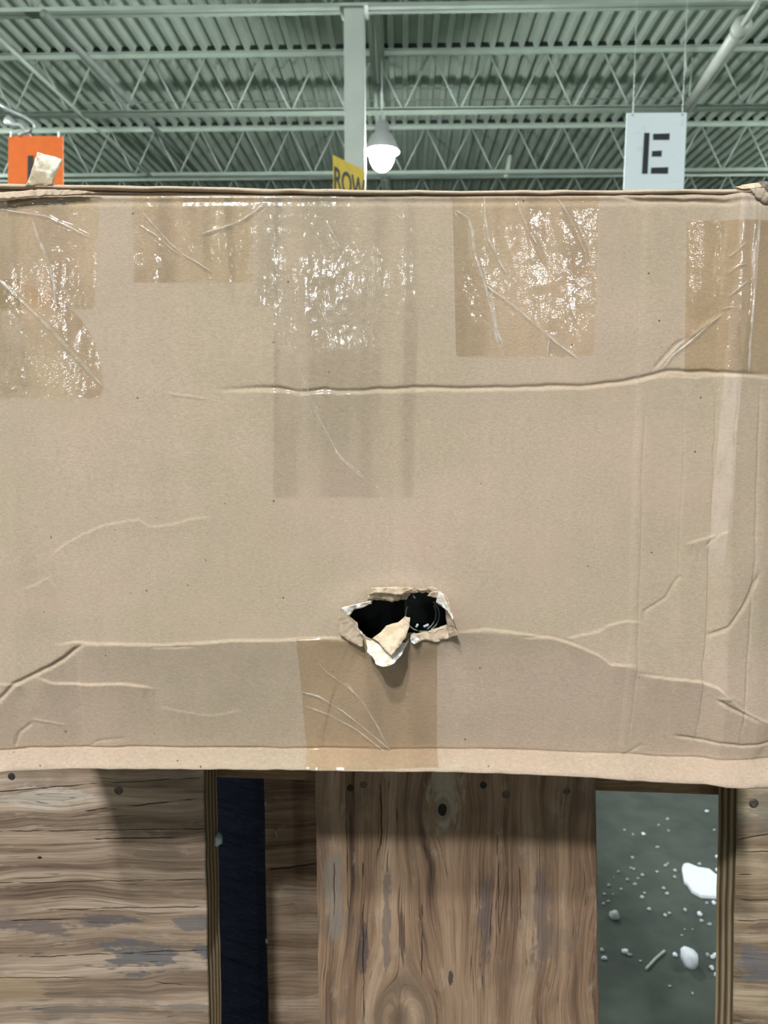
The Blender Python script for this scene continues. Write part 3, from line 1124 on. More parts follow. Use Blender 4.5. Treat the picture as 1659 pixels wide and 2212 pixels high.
side_wall(le, -1, 'side_panel')
side_wall(re, 1, 'side_panel')
xl, xr = PW[:, 0, 0].min(), PW[:, -1, 0].max()
zlo = PW[-1, :, 2].max()
zhi = PW[0, :, 2].max()
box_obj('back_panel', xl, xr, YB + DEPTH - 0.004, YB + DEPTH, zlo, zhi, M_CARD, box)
# bottom: the front panel turns under here
be = PW[-1, ::6, :]
vs, fs = [], []
for p in be:
    vs += [tuple(p), (p[0], YB + 0.10, zlo), (p[0], YB + DEPTH, zlo)]
for i in range(len(be) - 1):
    a = i * 3
    fs += [(a, a + 1, a + 4, a + 3), (a + 1, a + 2, a + 5, a + 4)]
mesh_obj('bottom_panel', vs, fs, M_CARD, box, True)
# lid flap: a slightly buckled sheet whose cut edge overhangs the front
lx_ = np.arange(XL, 1640, 6.0)


def top_y(x):
    return np.interp(x, [-20, 0, 200, 400, 600, 800, 1000, 1300, 1600, 1700], [394, 394.5, 397, 401, 405, 408, 409.5, 408, 406, 404]) + 0.9 * vnoise(x / 45, x * 0 + 1, 31)


th = 10.5 + 1.2 * vnoise(lx_ / 70, lx_ * 0 + 2, 33)
o_l = 0.6 + 0.6 * vnoise(lx_ / 60, lx_ * 0 + 4, 34)
rows = []
ty = top_y(lx_)
for (dyp, do, back) in ((th, -0.6, 0.285), (th, -0.6, 0.0), (th * 0.75, 0.25, 0.0), (th * 0.3, -0.5, 0.0), (0 * th, -2.4, 0.0), (0 * th, -2.4, 0.295)):
    pts = front_point(lx_, ty + dyp, o_l + do)
    pts[:, 1] += back
    rows.append(pts)
grid_mesh('lid_flap', np.stack(rows, 0)[::-1], None, M_CARD_IN, box)
# inner flap edge seen in the dark gap below the lid
rows = []
for (dyp, do, back) in ((19 + 0 * lx_, -3.0, 0.12), (19 + 0 * lx_, -3.0, 0.0), (13 + 0 * lx_, -3.2, 0.0), (13 + 0 * lx_, -3.2, 0.12)):
    pts = front_point(lx_, ty + dyp, o_l + do)
    pts[:, 1] += back
    rows.append(pts)
grid_mesh('inner_flap', np.stack(rows, 0)[::-1], None, M_CARD, box)


# ---- crumpled torn pieces
def slab(name, poly, mat, thick=0.8, noise=0.5, seed=0, cuts=3, parent=box, base=None, sub=None):
    """poly: (px, py, out mm)"""
    bm = bmesh.new()
    r = random.Random(seed)
    fine = []
    n = len(poly)
    for i in range(n):
        a, b = poly[i], poly[(i + 1) % n]
        k = max(1, int(math.hypot(b[0] - a[0], b[1] - a[1]) / 7))
        for q in range(k):
            t = q / k
            e = 0 if q == 0 else 1.1
            fine.append((a[0] + (b[0] - a[0]) * t + r.uniform(-e, e), a[1] + (b[1] - a[1]) * t + r.uniform(-e, e), a[2] + (b[2] - a[2]) * t))
    vs = [bm.verts.new(p) for p in fine]
    f = bm.faces.new(vs)
    bmesh.ops.triangulate(bm, faces=[f])
    bmesh.ops.subdivide_edges(bm, edges=bm.edges[:], cuts=cuts, use_grid_fill=True)
    bmesh.ops.triangulate(bm, faces=bm.faces[:])
    X = np.array([v.co.x for v in bm.verts])
    Yp = np.array([v.co.y for v in bm.verts])
    O = np.array([v.co.z for v in bm.verts]) + noise * vnoise(X / 9 + seed, Yp / 9, 50 + seed) + noise * 0.5 * vnoise(X / 4 + seed, Yp / 4, 51 + seed)
    front = []
    for v, x, y, o in zip(bm.verts, X, Yp, O):
        v.co = at(x, y, YB - o / 1000.0)
    for f in bm.faces:
        f.smooth = True
    bmesh.ops.recalc_face_normals(bm, faces=bm.faces[:])
    geo = bmesh.ops.extrude_face_region(bm, geom=bm.faces[:])
    for e in geo['geom']:
        if isinstance(e, bmesh.types.BMVert):
            e.co += Vector((0, thick / 1000.0, 0.0))
    return bm_obj(name, bm, mat, parent, False)


def Z(pts, outs):
    """coordinates read in the 5.352x close-up at (710, 1250)"""
    return [(710 + a / 5.352, 1250 + b / 5.352, o) for (a, b), o in zip(pts, outs)]


slab('torn_flap', Z([(118, 350), (170, 325), (250, 450), (340, 590), (400, 700), (400, 785), (370, 790), (220, 715), (118, 635), (108, 470)],
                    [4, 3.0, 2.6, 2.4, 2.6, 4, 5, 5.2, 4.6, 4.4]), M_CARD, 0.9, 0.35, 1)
slab('torn_rim', Z([(150, 340), (230, 318), (360, 285), (480, 255), (500, 290), (430, 320), (370, 345), (300, 350), (265, 400), (240, 440), (290, 480), (330, 560), (390, 620), (415, 690), (350, 620), (300, 540), (240, 460), (190, 390)],
                   [3.4, 3.2, 2.8, 2.6, 1.4, 1.6, 1.8, 1.5, 1.0, 0.6, 0.6, 0.8, 1.2, 2, 3.2, 3.2, 3.4, 3.4]), M_TORN, 0.7, 0.6, 2)
slab('torn_flap', Z([(490, 108), (700, 98), (880, 96), (1000, 110), (960, 135), (900, 150), (840, 190), (700, 175), (560, 165), (470, 182)],
                    [4.5, 5.2, 5.4, 4.4, 4.6, 5.0, 5.4, 5.2, 4.8, 4.0]), M_PULP, 0.9, 0.4, 3)
slab('torn_flap', Z([(445, 235), (480, 172), (600, 172), (760, 190), (830, 215), (820, 240), (770, 252), (735, 275), (680, 255), (560, 235), (500, 245)],
                    [2.4, 3.0, 3.2, 3.2, 3.0, 1.6, 1.4, 1.2, 1.2, 1.2, 1.6]), M_PULP, 0.8, 0.35, 4)
slab('torn_flap', Z([(430, 705), (470, 715), (505, 712), (560, 760), (610, 800), (720, 912), (800, 830), (860, 775), (930, 690), (920, 740), (880, 800), (850, 870), (760, 980), (690, 1010), (620, 1022), (545, 992), (528, 940), (500, 900), (440, 850), (450, 800)],
                    [2.6, 2.6, 3, 5, 7, 11, 9, 6, 3, 4, 6, 9, 13.5, 14.5, 15, 14, 12, 10, 7, 5]), M_TORN, 0.9, 0.9, 5)
slab('torn_flap', Z([(880, 438), (915, 450), (942, 452), (932, 560), (905, 640), (890, 680), (800, 800), (720, 888), (650, 820), (580, 735), (505, 692), (560, 650), (645, 600), (665, 545), (740, 520), (800, 508), (850, 470)],
                    [5.5, 5.5, 5.5, 7, 8, 9, 12.5, 15, 12.5, 9, 5.5, 4.5, 3.5, 3.2, 3.4, 4, 5]), M_PULP, 0.9, 0.55, 6)
slab('torn_flap', Z([(1185, 150), (1290, 140), (1350, 190), (1385, 245), (1400, 320), (1438, 430), (1445, 520), (1500, 660), (1400, 685), (1380, 600), (1365, 500), (1340, 345), (1245, 280), (1260, 230), (1140, 200)],
                    [2.5, 5, 7, 8, 9, 10.5, 10, 8.5, 3, 2.2, 2.0, 2.0, 1.6, 2.4, 1.6]), M_CARD_IN, 0.9, 0.7, 7)
slab('torn_rim', Z([(1270, 160), (1320, 170), (1350, 240), (1390, 340), (1440, 440), (1440, 490), (1400, 420), (1370, 370), (1300, 310), (1240, 270)],
                   [7, 8.5, 9.5, 10.5, 12, 12, 10.5, 9.5, 6, 4]), M_TORN, 0.6, 0.6, 8)
slab('torn_flap', Z([(1010, 112), (1120, 118), (1200, 90), (1270, 130), (1200, 145), (1120, 140), (1040, 145)],
                    [3.0, 3.2, 4.2, 4.0, 3.0, 2.6, 2.2]), M_PULP, 0.7, 0.5, 9)
slab('torn_rim', Z([(940, 640), (1000, 640), (1060, 625), (1130, 608), (1200, 640), (1260, 600), (1330, 575), (1365, 530), (1400, 690), (1260, 735), (1180, 720), (1080, 715), (1010, 750), (945, 715)],
                   [2.4, 2.6, 1.6, 1.6, 2.4, 1.8, 2.0, 1.6, 1.9, 1.6, 1.8, 2.4, 3.4, 3.4]), M_CARD_IN, 0.6, 0.9, 10)
slab('torn_rim', Z([(945, 700), (985, 665), (1040, 690), (1070, 720), (1010, 752), (985, 758), (950, 730)], [4, 4.6, 4.4, 3.4, 4.2, 4.4, 4]), M_TORN, 0.8, 0.8, 11)

# torn lips along the lid and the ripped right corner
slab('torn_lip', [(-14, 416, 1.5), (30, 413, 2.2), (90, 409, 2.4), (170, 411, 2.0), (215, 416, 1.2), (150, 421, 2.6), (60, 425, 3.0), (-14, 431, 2.6)], M_CARD_IN, 0.8, 0.5, 12)
slab('torn_corner', [(1588, 403, 1), (1612, 398, 0), (1650, 393, -6), (1690, 392, -12), (1690, 408, -10), (1650, 404, -3), (1630, 407, 2), (1605, 408, 2)], M_PULP, 0.9, 0.5, 13)
slab('torn_corner', [(1622, 408, 3), (1650, 405, 3.4), (1662, 420, 3.8), (1690, 440, 1.0), (1672, 452, 0.5), (1650, 440, 2.0), (1632, 425, 3)], M_CARD, 0.9, 0.5, 14)
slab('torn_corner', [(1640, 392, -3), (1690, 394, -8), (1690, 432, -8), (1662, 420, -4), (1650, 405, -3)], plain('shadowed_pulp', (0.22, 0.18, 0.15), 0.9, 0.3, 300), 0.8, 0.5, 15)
# the little taped tab standing up from the lid
tab_m = Mat('taped_tab')
M_TAB = tab_m.set(tab_m.mix(tab_m.noise(tab_m.obj, 120, 4).ss(0.46, 0.6), (0.46, 0.36, 0.24), (0.72, 0.66, 0.52)), 0.35)
slab('tape_tab', [(80, 328, 1.5), (134, 343, 1.0), (128, 360, 1.6), (118, 380, 1.6), (112, 400, 0.9), (54, 402, 0.9), (66, 375, 1.6), (74, 350, 1.8)], M_TAB, 0.5, 0.3, 16)


# ---- tape strips
def strip(name, rows_, mat, ridges=(), step=2.6, amp=0.10, seed=0, off=0.40, bubble=0.0, jag=0.0):
    ys = np.array([r[0] for r in rows_], float)
    xl_ = np.array([r[1] for r in rows_], float)
    xr_ = np.array([r[2] for r in rows_], float)
    y_ = np.arange(ys[0], ys[-1] + 0.01, step)
    w = (xr_ - xl_).max()
    nx = int(w / step) + 1
    t = np.linspace(0, 1, nx)[None, :]
    a = np.interp(y_, ys, xl_)[:, None]
    b = np.interp(y_, ys, xr_)[:, None]
    X = a + (b - a) * t
    Y_ = np.tile(y_[:, None], (1, nx))
    if jag:
        Y_ = Y_ + jag * vnoise(X / 12, X * 0 + seed, 60 + seed) * sstep(y_[-1] - 40, y_[-1], Y_)
    O = relief(X, Y_) + off + amp * vnoise(X / 22, Y_ / 70, 70 + seed) + amp * 0.6 * vnoise(X / 9, Y_ / 14, 71 + seed)
    if bubble:
        O += bubble * np.maximum(0, vnoise(X / 11, Y_ / 38, 72 + seed)) ** 2
    for (pts, A, w_) in ridges:
        d_, s_, fr = poly_dist(X, Y_, jig(pts, 2.0, 16, seed))
        O += A * np.exp(-(d_ / w_) ** 2) * np.minimum(1, np.minimum(fr, 1 - fr) * 8 + 0.1)
    O = np.maximum(O, relief(X, Y_) + 0.22)
    return grid_mesh(name, front_point(X, Y_, O), None, mat, box)


def crease(pts, w, seed=0, lift=0.5, height=0.8):
    """a folded-over ridge of tape: a low rounded welt that follows the panel"""
    pts = jig(pts, 0.7, 10, seed)
    w = w * 1.25
    n = len(pts)
    arr = np.array(pts, float)
    tan = np.gradient(arr, axis=0)
    tan /= np.linalg.norm(tan, axis=1)[:, None] + 1e-9
    nor = np.stack([-tan[:, 1], tan[:, 0]], -1)
    r = np.random.default_rng(seed)
    wid_ = w * (0.55 + 0.6 * np.interp(np.arange(n) / 4.0, np.arange(n // 4 + 3), r.random(n // 4 + 3))) * np.minimum(1, np.minimum(np.arange(n), n - 1 - np.arange(n)) / 2.5 + 0.25)
    prof_ = [(-1, 0), (-0.6, 0.75), (0, 1), (0.6, 0.75), (1, 0)]
    rows2 = []
    for (k, hgt) in prof_:
        q = arr + nor * (wid_ * 0.5 * k)[:, None]
        o = relief(q[:, 0], q[:, 1]) + lift + hgt * height * (0.5 + wid_ / w * 0.5)
        rows2.append(front_point(q[:, 0], q[:, 1], o))
    return grid_mesh('tape_crease', np.stack(rows2, 0), None, M_FOLD, box)


strip('tape_strip', [(424, -30, 213), (560, -30, 209), (640, -30, 206), (668, -30, 200)], M_TAPE_BROWN,
      [([(0, 452), (90, 466), (140, 485), (200, 515)], 0.9, 3.2), ([(70, 478), (85, 520), (112, 570), (122, 655)], 0.7, 3.0), ([(178, 520), (178, 650)], 0.3, 4)], seed=1, bubble=0.08)
strip('tape_strip', [(602, -14, 40), (640, -14, 110), (672, -14, 160), (700, -14, 186), (740, -30, 206), (800, -14, 221), (838, -14, 224), (858, -14, 214)], M_TAPE_BROWN,
      [([(0, 606), (60, 660), (120, 720), (222, 835)], 1.0, 3.6), ([(5, 645), (55, 690), (80, 730)], 0.6, 3), ([(52, 762), (66, 815), (74, 830)], 0.6, 2.4), ([(0, 832), (20, 838), (35, 843)], 0.8, 4), ([(40, 826), (100, 835), (132, 858)], 0.7, 4)], seed=2, off=0.7, bubble=0.08, jag=6)
strip('tape_strip', [(420, 286, 547), (500, 288, 546), (611, 289, 544)], M_TAPE_BROWN,
      [([(302, 448), (330, 490), (365, 530), (395, 553), (458, 588)], 0.8, 3), ([(300, 486), (340, 515), (390, 555)], 0.6, 3)], seed=3, bubble=0.06)
strip('tape_strip', [(420, 396, 610), (560, 398, 612), (661, 466, 612)], M_TAPE_CLEAR,
      [([(438, 506), (490, 490), (530, 475), (560, 450), (578, 440)], 0.6, 4), ([(537, 470), (538, 600)], 0.4, 2)], seed=4, off=0.85, bubble=0.14)
strip('tape_strip', [(420, 594, 905), (700, 592, 902), (900, 591, 897), (1074, 590, 893)], M_TAPE_CLEAR,
      [([(705, 478), (728, 520), (738, 548)], 0.8, 2.6), ([(686, 505), (705, 545), (712, 560)], 0.7, 2.6), ([(688, 640), (700, 690), (712, 740), (716, 768)], 0.6, 2.4),
       ([(610, 720), (640, 780), (665, 840), (690, 905), (730, 985), (790, 1040), (830, 1062)], 0.6, 2.2), ([(796, 480), (797, 560), (800, 640), (794, 760)], 0.6, 3),
       ([(815, 500), (816, 570), (812, 640)], 0.5, 3)], seed=5, off=1.2, bubble=0.16)
strip('tape_strip', [(424, 977, 1293), (600, 981, 1289), (772, 985, 1282)], M_TAPE_BROWN,
      [([(985, 455), (1015, 480), (1022, 540), (1040, 600), (1060, 680), (1085, 772)], 0.9, 3.2), ([(1046, 424), (1050, 480), (1060, 540), (1098, 600)], 0.8, 3.2),
       ([(1115, 424), (1130, 470), (1160, 530), (1180, 570)], 0.7, 3), ([(1202, 424), (1225, 460), (1245, 500), (1270, 560)], 0.7, 3.4),
       ([(1046, 618), (1110, 660), (1180, 725), (1240, 772)], 0.9, 3.2), ([(1140, 630), (1190, 620), (1225, 590)], 0.5, 3)], seed=6, bubble=0.06, jag=2)
strip('tape_strip', [(477, 1482, 1672), (640, 1480, 1668), (806, 1477, 1666)], M_TAPE_BROWN2,
      [([(1560, 490), (1552, 560), (1550, 640)], 0.8, 3.4), ([(1574, 555), (1605, 525)], 0.5, 3), ([(1565, 590), (1600, 575)], 0.5, 3), ([(1570, 640), (1610, 610)], 0.5, 3),
       ([(1630, 480), (1625, 600), (1618, 700), (1612, 800)], 0.9, 3), ([(1560, 665), (1590, 668)], 0.4, 3)], seed=7, bubble=0.06)
strip('tape_strip', [(1378, 640, 944), (1500, 649, 946), (1640, 657, 947), (1666, 660, 949)], M_TAPE_BROWN2,
      [([(650, 1500), (700, 1520), (750, 1555), (800, 1600), (850, 1645)], 0.5, 2.4), ([(655, 1532), (720, 1560), (780, 1595), (835, 1645)], 0.5, 2.4),
       ([(748, 1480), (790, 1530), (815, 1580), (838, 1640)], 0.5, 2.4), ([(690, 1435), (712, 1460), (750, 1490)], 0.4, 2.4), ([(752, 1500), (750, 1660)], 0.3, 2)], seed=8, bubble=0.0, amp=0.05)
strip('tape_strip', [(411, 285, 722), (418, 285, 722), (440, 285, 720)], M_TAPE_CLEAR, [([(290, 428), (400, 430), (560, 432), (700, 430)], 0.9, 6)], seed=9, off=1.5, bubble=1.0, step=2.2)
strip('tape_strip', [(412, 718, 982), (420, 718, 982), (436, 718, 982)], M_TAPE_CLEAR, [], seed=10, off=1.4, bubble=0.4, step=2.2)

for i, (pts, w) in enumerate([
        ([(-14, 592), (0, 606), (60, 662), (120, 722), (175, 782), (224, 836)], 8),
        ([(0, 452), (60, 462), (100, 468), (140, 486), (198, 516)], 5),
        ([(70, 476), (86, 520), (106, 560), (118, 610), (122, 656), (144, 660)], 6),
        ([(300, 448), (330, 485), (370, 528), (396, 550), (430, 570), (460, 590)], 5),
        ([(300, 485), (345, 515), (372, 540), (398, 556)], 4),
        ([(985, 455), (1012, 474), (1020, 500), (1026, 550), (1045, 610), (1066, 690), (1084, 745), (1088, 776)], 7),
        ([(1046, 424), (1048, 470), (1056, 520), (1075, 560), (1100, 605)], 5),
        ([(1046, 616), (1106, 660), (1150, 696), (1200, 740), (1245, 773)], 6),
        ([(1112, 424), (1124, 460), (1140, 500), (1160, 528)], 4),
        ([(1200, 424), (1218, 452), (1240, 490), (1262, 545)], 5),
        ([(650, 1502), (690, 1514), (740, 1548), (790, 1592), (845, 1642)], 4),
        ([(655, 1534), (710, 1556), (770, 1592), (830, 1644)], 4),
        ([(745, 1480), (785, 1528), (812, 1578), (842, 1640)], 4),
        ([(688, 1434), (706, 1456), (750, 1490), (775, 1518)], 3),
        ([(612, 715), (640, 780), (668, 850), (694, 915), (735, 990), (790, 1040)], 3),
        ([(650, 840), (668, 880), (680, 910)], 3),
        ([(704, 478), (722, 512), (734, 540)], 4),
        ([(438, 506), (480, 494), (520, 480), (552, 458), (575, 436)], 5),
        ([(1428, 798), (1450, 770), (1485, 742), (1520, 712), (1556, 680)], 5),
        ([(1572, 556), (1590, 540), (1606, 524)], 4), ([(1568, 592), (1590, 576), (1606, 572)], 4), ([(1572, 640), (1590, 624), (1610, 608)], 4), ([(1556, 668), (1575, 664), (1592, 672)], 4),
        ([(1636, 440), (1633, 520), (1628, 600), (1620, 680), (1614, 760), (1612, 806)], 6),
        ([(1062, 628), (1068, 680), (1072, 730), (1086, 776)], 7), ([(1186, 735), (1184, 752), (1182, 770)], 6)]):
    crease(pts, w, 200 + i, 0.7)

# ------------------------------------------------------------------ what the hole shows
case = tag(empty('packed_case', at(862, 1400, YB + 0.09)), 'black plastic item packed inside the box, glimpsed through the torn hole', 'package')
c0, c1 = at(640, 1160, YB + 0.05), at(1090, 1560, YB + 0.05)
box_obj('body', c0.x, c1.x, YB + 0.05, YB + 0.20, c1.z, c0.z, M_BLACK, case, 0.004)
c0, c1 = at(872, 1250, YB + 0.030), at(1010, 1410, YB + 0.030)
box_obj('smoky_panel', c0.x, c1.x, YB + 0.030, YB + 0.046, c1.z, c0.z, M_SMOKE, case, 0.002)
for (cx_, cy_, r_, a0, a1, dy) in ((912, 1328, 36, 150, 300, 0.022), (912, 1328, 37, -60, 50, 0.022), (905, 1326, 37, -62, 30, 0.024)):
    bm = bmesh.new()
    tube(bm, [at(cx_ + r_ * math.cos(math.radians(t)), cy_ - r_ * math.sin(math.radians(t)) * 1.0, YB + dy) for t in np.linspace(a0, a1, 20)], 0.00045, 8)
    bm_obj('clear_loop', bm, M_LOOP, case, True)
for (x0, y0, x1, y1, r_) in ((899, 1355, 903, 1348, 0.0007), (915, 1354, 926, 1349, 0.0008), (893, 1290, 896, 1288, 0.0012)):
    bm = bmesh.new()
    tube(bm, [at(x0, y0, YB + 0.018), at(x1, y1, YB + 0.018)], r_, 8)
    bm_obj('clear_clip', bm, M_FOAM, case, True)

# ------------------------------------------------------------------ wooden crate under the box
YP = 0.51
ztop = float(PW[-1, :, 2].min()) - 0.001
crate = tag(empty('wooden_crate', (0, YP + 0.06, 0)), 'rough wooden crate of plywood panels and nailed planks under the cardboard box', 'crate')


def board(name, quad, Y, t, mat, edge=None, parent=crate):
    """quad: left/right edges at two heights -> vertical board from the floor up to the box"""
    (xa0, ya0, xa1, ya1), (xb0, yb0, xb1, yb1) = quad
    L0, L1 = at(xa0, ya0, Y), at(xa1, ya1, Y)
    R0, R1 = at(xb0, yb0, Y), at(xb1, yb1, Y)

    def ext(p, q, z):
        k = (z - p.z) / (q.z - p.z)
        return Vector((p.x + (q.x - p.x) * k, Y, z))
    zs = np.linspace(ztop, 0.0, 60)
    vs = []
    r = random.Random(int(abs(xa0) * 10))
    for z in zs:
        a, b = ext(L0, L1, z), ext(R0, R1, z)
        j1, j2 = r.uniform(-0.0004, 0.0004), r.uniform(-0.0004, 0.0004)
        ch = 0.0008
        vs += [(a.x + j1 + ch, Y, z), (b.x + j2 - ch, Y, z), (b.x + j2, Y + ch, z), (b.x + j2, Y + t, z), (a.x + j1, Y + t, z), (a.x + j1, Y + ch, z)]
    fs = []
    mi = []
    n = len(zs)
    for i in range(n - 1):
        for k in range(6):
            fs.append((i * 6 + k, (i + 1) * 6 + k, (i + 1) * 6 + (k + 1) % 6, i * 6 + (k + 1) % 6))
            mi.append(1 if (edge is not None and k in (2, 4)) else 0)
    fs += [tuple(range(5, -1, -1))[::-1], tuple((n - 1) * 6 + k for k in range(5, -1, -1))]
    mi += [0, 0]
    o = mesh_obj(name, vs, fs, mat, parent)
    if edge is not None:
        o.data.materials.append(edge)
        o.data.polygons.foreach_set('material_index', mi)
    return o


pl = board('plywood_panel', ((-320, 1690, -330, 2212), (441, 1690, 452, 2212)), YP, 0.040, M_WOOD_L, M_EDGE)
pc = board('front_plank', ((681, 1690, 690, 2212), (1287, 1700, 1295, 2212)), YP, 0.038, M_WOOD_C)
prr = board('plywood_panel', ((1593, 1700, 1583, 2212), (2000, 1700, 1990, 2212)), YP, 0.030, M_WOOD_R, M_EDGE)
bm = bmesh.new()
hv = add_box(bm, at(-320, 1700, YP).x, at(2000, 1700, YP).x, YP + 0.041, YP + 0.079, 0.0, ztop)
h0, h1 = at(455, 1678, YP + 0.041), at(1557, 1717, YP + 0.041)
for v in hv[:4]:
    v.co.z = h0.z + (h1.z - h0.z) * (v.co.x - h0.x) / (h1.x - h0.x)
bm_obj('header_rail', bm, M_WOOD_H, crate)
box_obj('bottom_rail', at(-320, 1700, YP).x, at(2000, 1700, YP).x, YP + 0.041, YP + 0.079, 0.0, 0.09, M_WOOD_H, crate, 0.001)
pb = board('rear_plank', ((570, 1690, 580, 2212), (800, 1690, 806, 2212)), 0.64, 0.038, M_WOOD_B)


def nail(px, py, plank, r=0.0032, mat=M_NAIL, Y=YP, nm='nail_head'):
    p = at(px, py, Y)
    r = r * 0.88
    bm = bmesh.new()
    lathe(bm, [(0, 0.0007), (r * 0.7, 0.0007), (r, 0.0003), (r, -0.004)], 12)
    bmesh.ops.rotate(bm, verts=bm.verts[:], cent=(0, 0, 0), matrix=Matrix.Rotation(math.radians(90), 3, 'X'))
    bmesh.ops.translate(bm, verts=bm.verts[:], vec=p)
    return bm_obj(nm, bm, mat, plank)


nail(256, 1707, pl, 0.0036)
nail(25, 1677, pl, 0.003, M_HOLE)
nail(785, 1695, pc, 0.003)
nail(757, 1702, pc, 0.003, M_HOLE)
nail(1044, 1696, pc, 0.003, M_HOLE)
nail(1093, 1716, pc, 0.0034)
nail(1224, 1709, pc, 0.003)
nail(1628, 1735, prr, 0.004)

for (px, py, YY, r_, sd) in ((472, 1814, YP + 0.012, 0.0042, 1), (596, 1797, 0.639, 0.0022, 2), (598, 1806, 0.639, 0.0018, 3), (573, 1735, 0.639, 0.0012, 4), (576, 2033, 0.639, 0.0022, 5)):
    p = at(px, py, YY)
    bm = bmesh.new()
    bmesh.ops.create_icosphere(bm, subdivisions=2, radius=r_)
    rr_ = random.Random(sd)
    for v in bm.verts:
        v.co = Vector((v.co.x * 0.7, v.co.y * 0.6, v.co.z * 1.3)) * (1 + rr_.uniform(-0.25, 0.25)) + p
    o = bm_obj('lint_scrap', bm, M_LINT, crate, True)
# rear rack the back of the box rests on: dark blue film-wrapped load
b0, b1 = at(-60, 1700, 0.76), at(640, 1700, 0.76)
bm = bmesh.new()
add_box(bm, b0.x, b1.x, 0.76, 1.50, 0.10, 1.16)
bmesh.ops.subdivide_edges(bm, edges=bm.edges[:], cuts=14, use_grid_fill=True)
for v in bm.verts:
    k = vnoise(np.array([v.co.x * 30 + v.co.z * 14]), np.array([v.co.z * 34]), 90)[0]
    if 0.76 <= v.co.y < 0.77:
        v.co.y += 0.006 * k
load = tag(empty('wrapped_load', ((b0.x + b1.x) / 2, 1.13, 0)), 'dark blue film wrapped load standing behind the crate gap', 'load')
bm_obj('film_wrap', bm, M_FILM, load, True)
bm = bmesh.new()
add_box(bm, b0.x, b1.x, 0.76, 1.50, 0.08, 0.10)
for q in range(3):
    xx = b0.x + (b1.x - b0.x - 0.09) * q / 2
    add_box(bm, xx, xx + 0.09, 0.76, 1.50, 0.0, 0.08)
bm_obj('pallet', bm, M_WOOD_H, load)


# ------------------------------------------------------------------ foam litter
def blob(name, c, sx, sy, sz, seed, mat=M_FOAM, seg=10):
    bm = bmesh.new()
    bmesh.ops.create_icosphere(bm, subdivisions=2, radius=1.0)
    r = random.Random(seed)
    ph = [r.uniform(0, 6.28) for _ in range(6)]
    for v in bm.verts:
        k = 1 + 0.16 * math.sin(3 * v.co.x + ph[0]) + 0.14 * math.sin(4 * v.co.y + ph[1]) + 0.10 * math.sin(6 * v.co.z + ph[2]) + 0.07 * math.sin(9 * v.co.x + ph[3])
        v.co = Vector((v.co.x * sx * k, v.co.y * sy * k, max(-0.55, v.co.z * k) * sz))
    lo = min(v.co.z for v in bm.verts)
    for v in bm.verts:
        v.co += Vector((c[0], c[1], c[2] - lo))
    return bm_obj(name, bm, mat, None, True)


def ZF(a, b):
    return 1240 + a / 3.866, 1640 + b / 3.866


def flat_piece(name, pts, t, seed, mat=M_FOAM):
    bm = bmesh.new()
    base = [at_floor(x, y) for x, y in pts]
    c = sum(base, Vector()) / len(base)
    lo = [bm.verts.new(p) for p in base]
    mid = [bm.verts.new(p + Vector((0, 0, t * 0.7))) for p in base]
    up = [bm.verts.new(c + (p - c) * 0.9 + Vector((0, 0, t))) for p in base]
    n = len(base)
    for i in range(n):
        k = (i + 1) % n
        bm.faces.new((lo[i], lo[k], mid[k], mid[i]))
        bm.faces.new((mid[i], mid[k], up[k], up[i]))
    bm.faces.new(up)
    bm.faces.new(lo[::-1])
    return bm_obj(name, bm, mat)


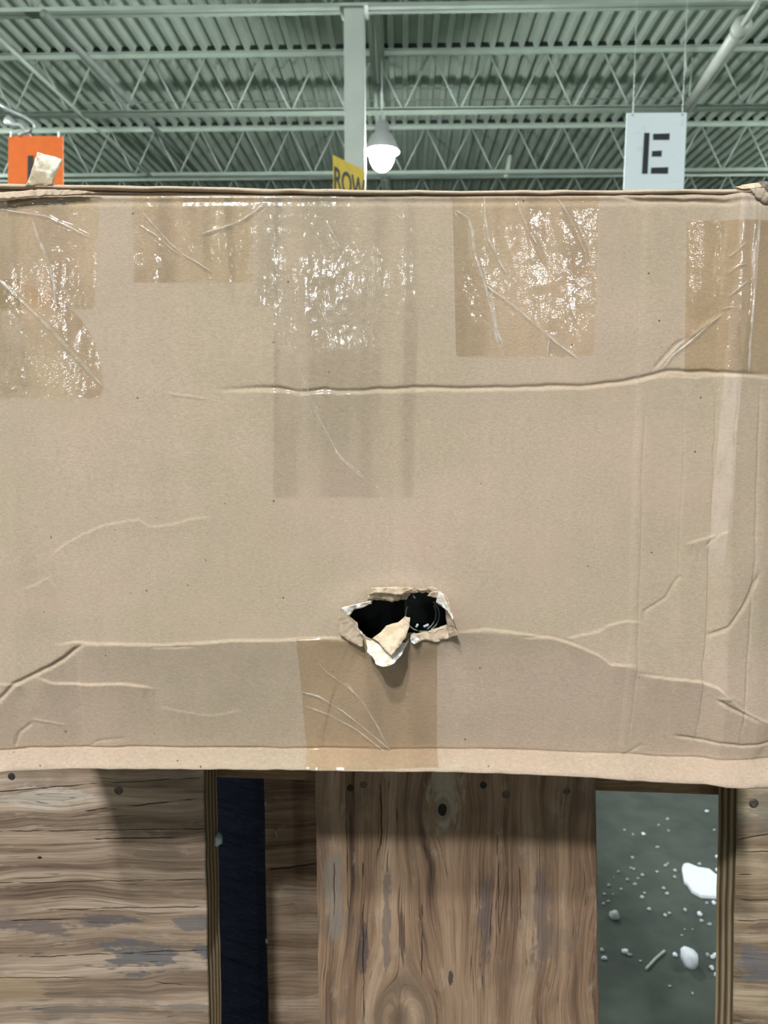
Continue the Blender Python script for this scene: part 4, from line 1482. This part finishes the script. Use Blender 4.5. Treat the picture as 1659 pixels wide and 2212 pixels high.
big = flat_piece('foam_sheet', [ZF(*p) for p in [(900, 930), (915, 895), (945, 888), (1030, 922), (1130, 938), (1190, 988), (1260, 995), (1380, 1010), (1380, 1180), (1260, 1172), (1060, 1158), (985, 1118), (962, 1085), (950, 1062), (918, 1035)]], 0.012, 1)
tag(big, 'large torn white foam piece lying on the floor in the right opening', 'foam')
sx_, sy_ = ZF(965, 1700)
o = blob('foam_chunk', at_floor(sx_, sy_), 0.018, 0.022, 0.022, 5)
tag(o, 'lumpy white foam chunk on the floor near the bottom right opening', 'foam')
sx_, sy_ = ZF(335, 1325)
o = blob('foam_chunk', at_floor(sx_, sy_), 0.0115, 0.012, 0.012, 6, plain('dull_foam', (0.42, 0.46, 0.44), 0.9, 0.1, 200))
tag(o, 'small dull grey foam chunk at left in the floor opening', 'foam')
CR = [(1110, 440, 6), (780, 505, 5), (705, 555, 4), (580, 630, 6), (495, 632, 4), (490, 828, 5), (475, 915, 4), (500, 922, 4), (765, 892, 5), (782, 875, 4), (845, 935, 5), (840, 990, 5), (695, 945, 4),
      (570, 972, 5), (535, 1000, 4), (445, 1010, 5), (505, 1050, 5), (290, 1060, 5), (255, 1132, 4), (325, 1132, 3), (590, 1122, 4), (748, 1082, 5), (775, 1128, 5), (570, 1158, 5), (285, 1192, 4), (245, 1212, 4),
      (625, 1257, 5), (758, 1308, 5), (797, 1290, 4), (928, 1265, 5), (1050, 1300, 7), (1065, 1355, 5), (1130, 1385, 5), (1110, 1205, 4), (1170, 1205, 6), (1195, 820, 6), (1045, 880, 5), (1195, 932, 6),
      (425, 1615, 7), (465, 1640, 5), (250, 1670, 6), (235, 1600, 5), (840, 1640, 6), (1115, 1640, 5), (1180, 1640, 6), (1160, 1660, 6), (1150, 1750, 6), (695, 740, 5), (900, 1475, 3), (990, 1425, 3), (925, 1425, 3),
      (370, 942, 4), (330, 992, 3), (395, 1090, 4), (555, 1690, 3), (990, 1960, 3), (800, 1900, 3), (1170, 595, 4), (790, 600, 4), (420, 595, 4), (1190, 1810, 6)]
M_FOAM_D = plain('dusty_foam', (0.44, 0.49, 0.46), 0.9, 0.2, 150)
for i, (a, b, s_) in enumerate(CR):
    x, y = ZF(a, b)
    r_ = s_ * 0.00086
    o = blob('foam_crumb', at_floor(x, y), r_ * 1.15, r_, r_ * 0.9, 30 + i, M_FOAM if s_ >= 6 else M_FOAM_D)
    tag(o, 'tiny white foam crumb scattered on the dark floor', 'foam crumb', 'foam crumbs on the floor')
bm = bmesh.new()
tube(bm, [at_floor(*ZF(600, 1752), z=0.003), at_floor(*ZF(680, 1665), z=0.003), at_floor(*ZF(755, 1600), z=0.003)], 0.003, 6)
tag(bm_obj('foam_sliver', bm, M_FOAM_D), 'thin pale sliver of packing lying slantwise on the floor', 'sliver')
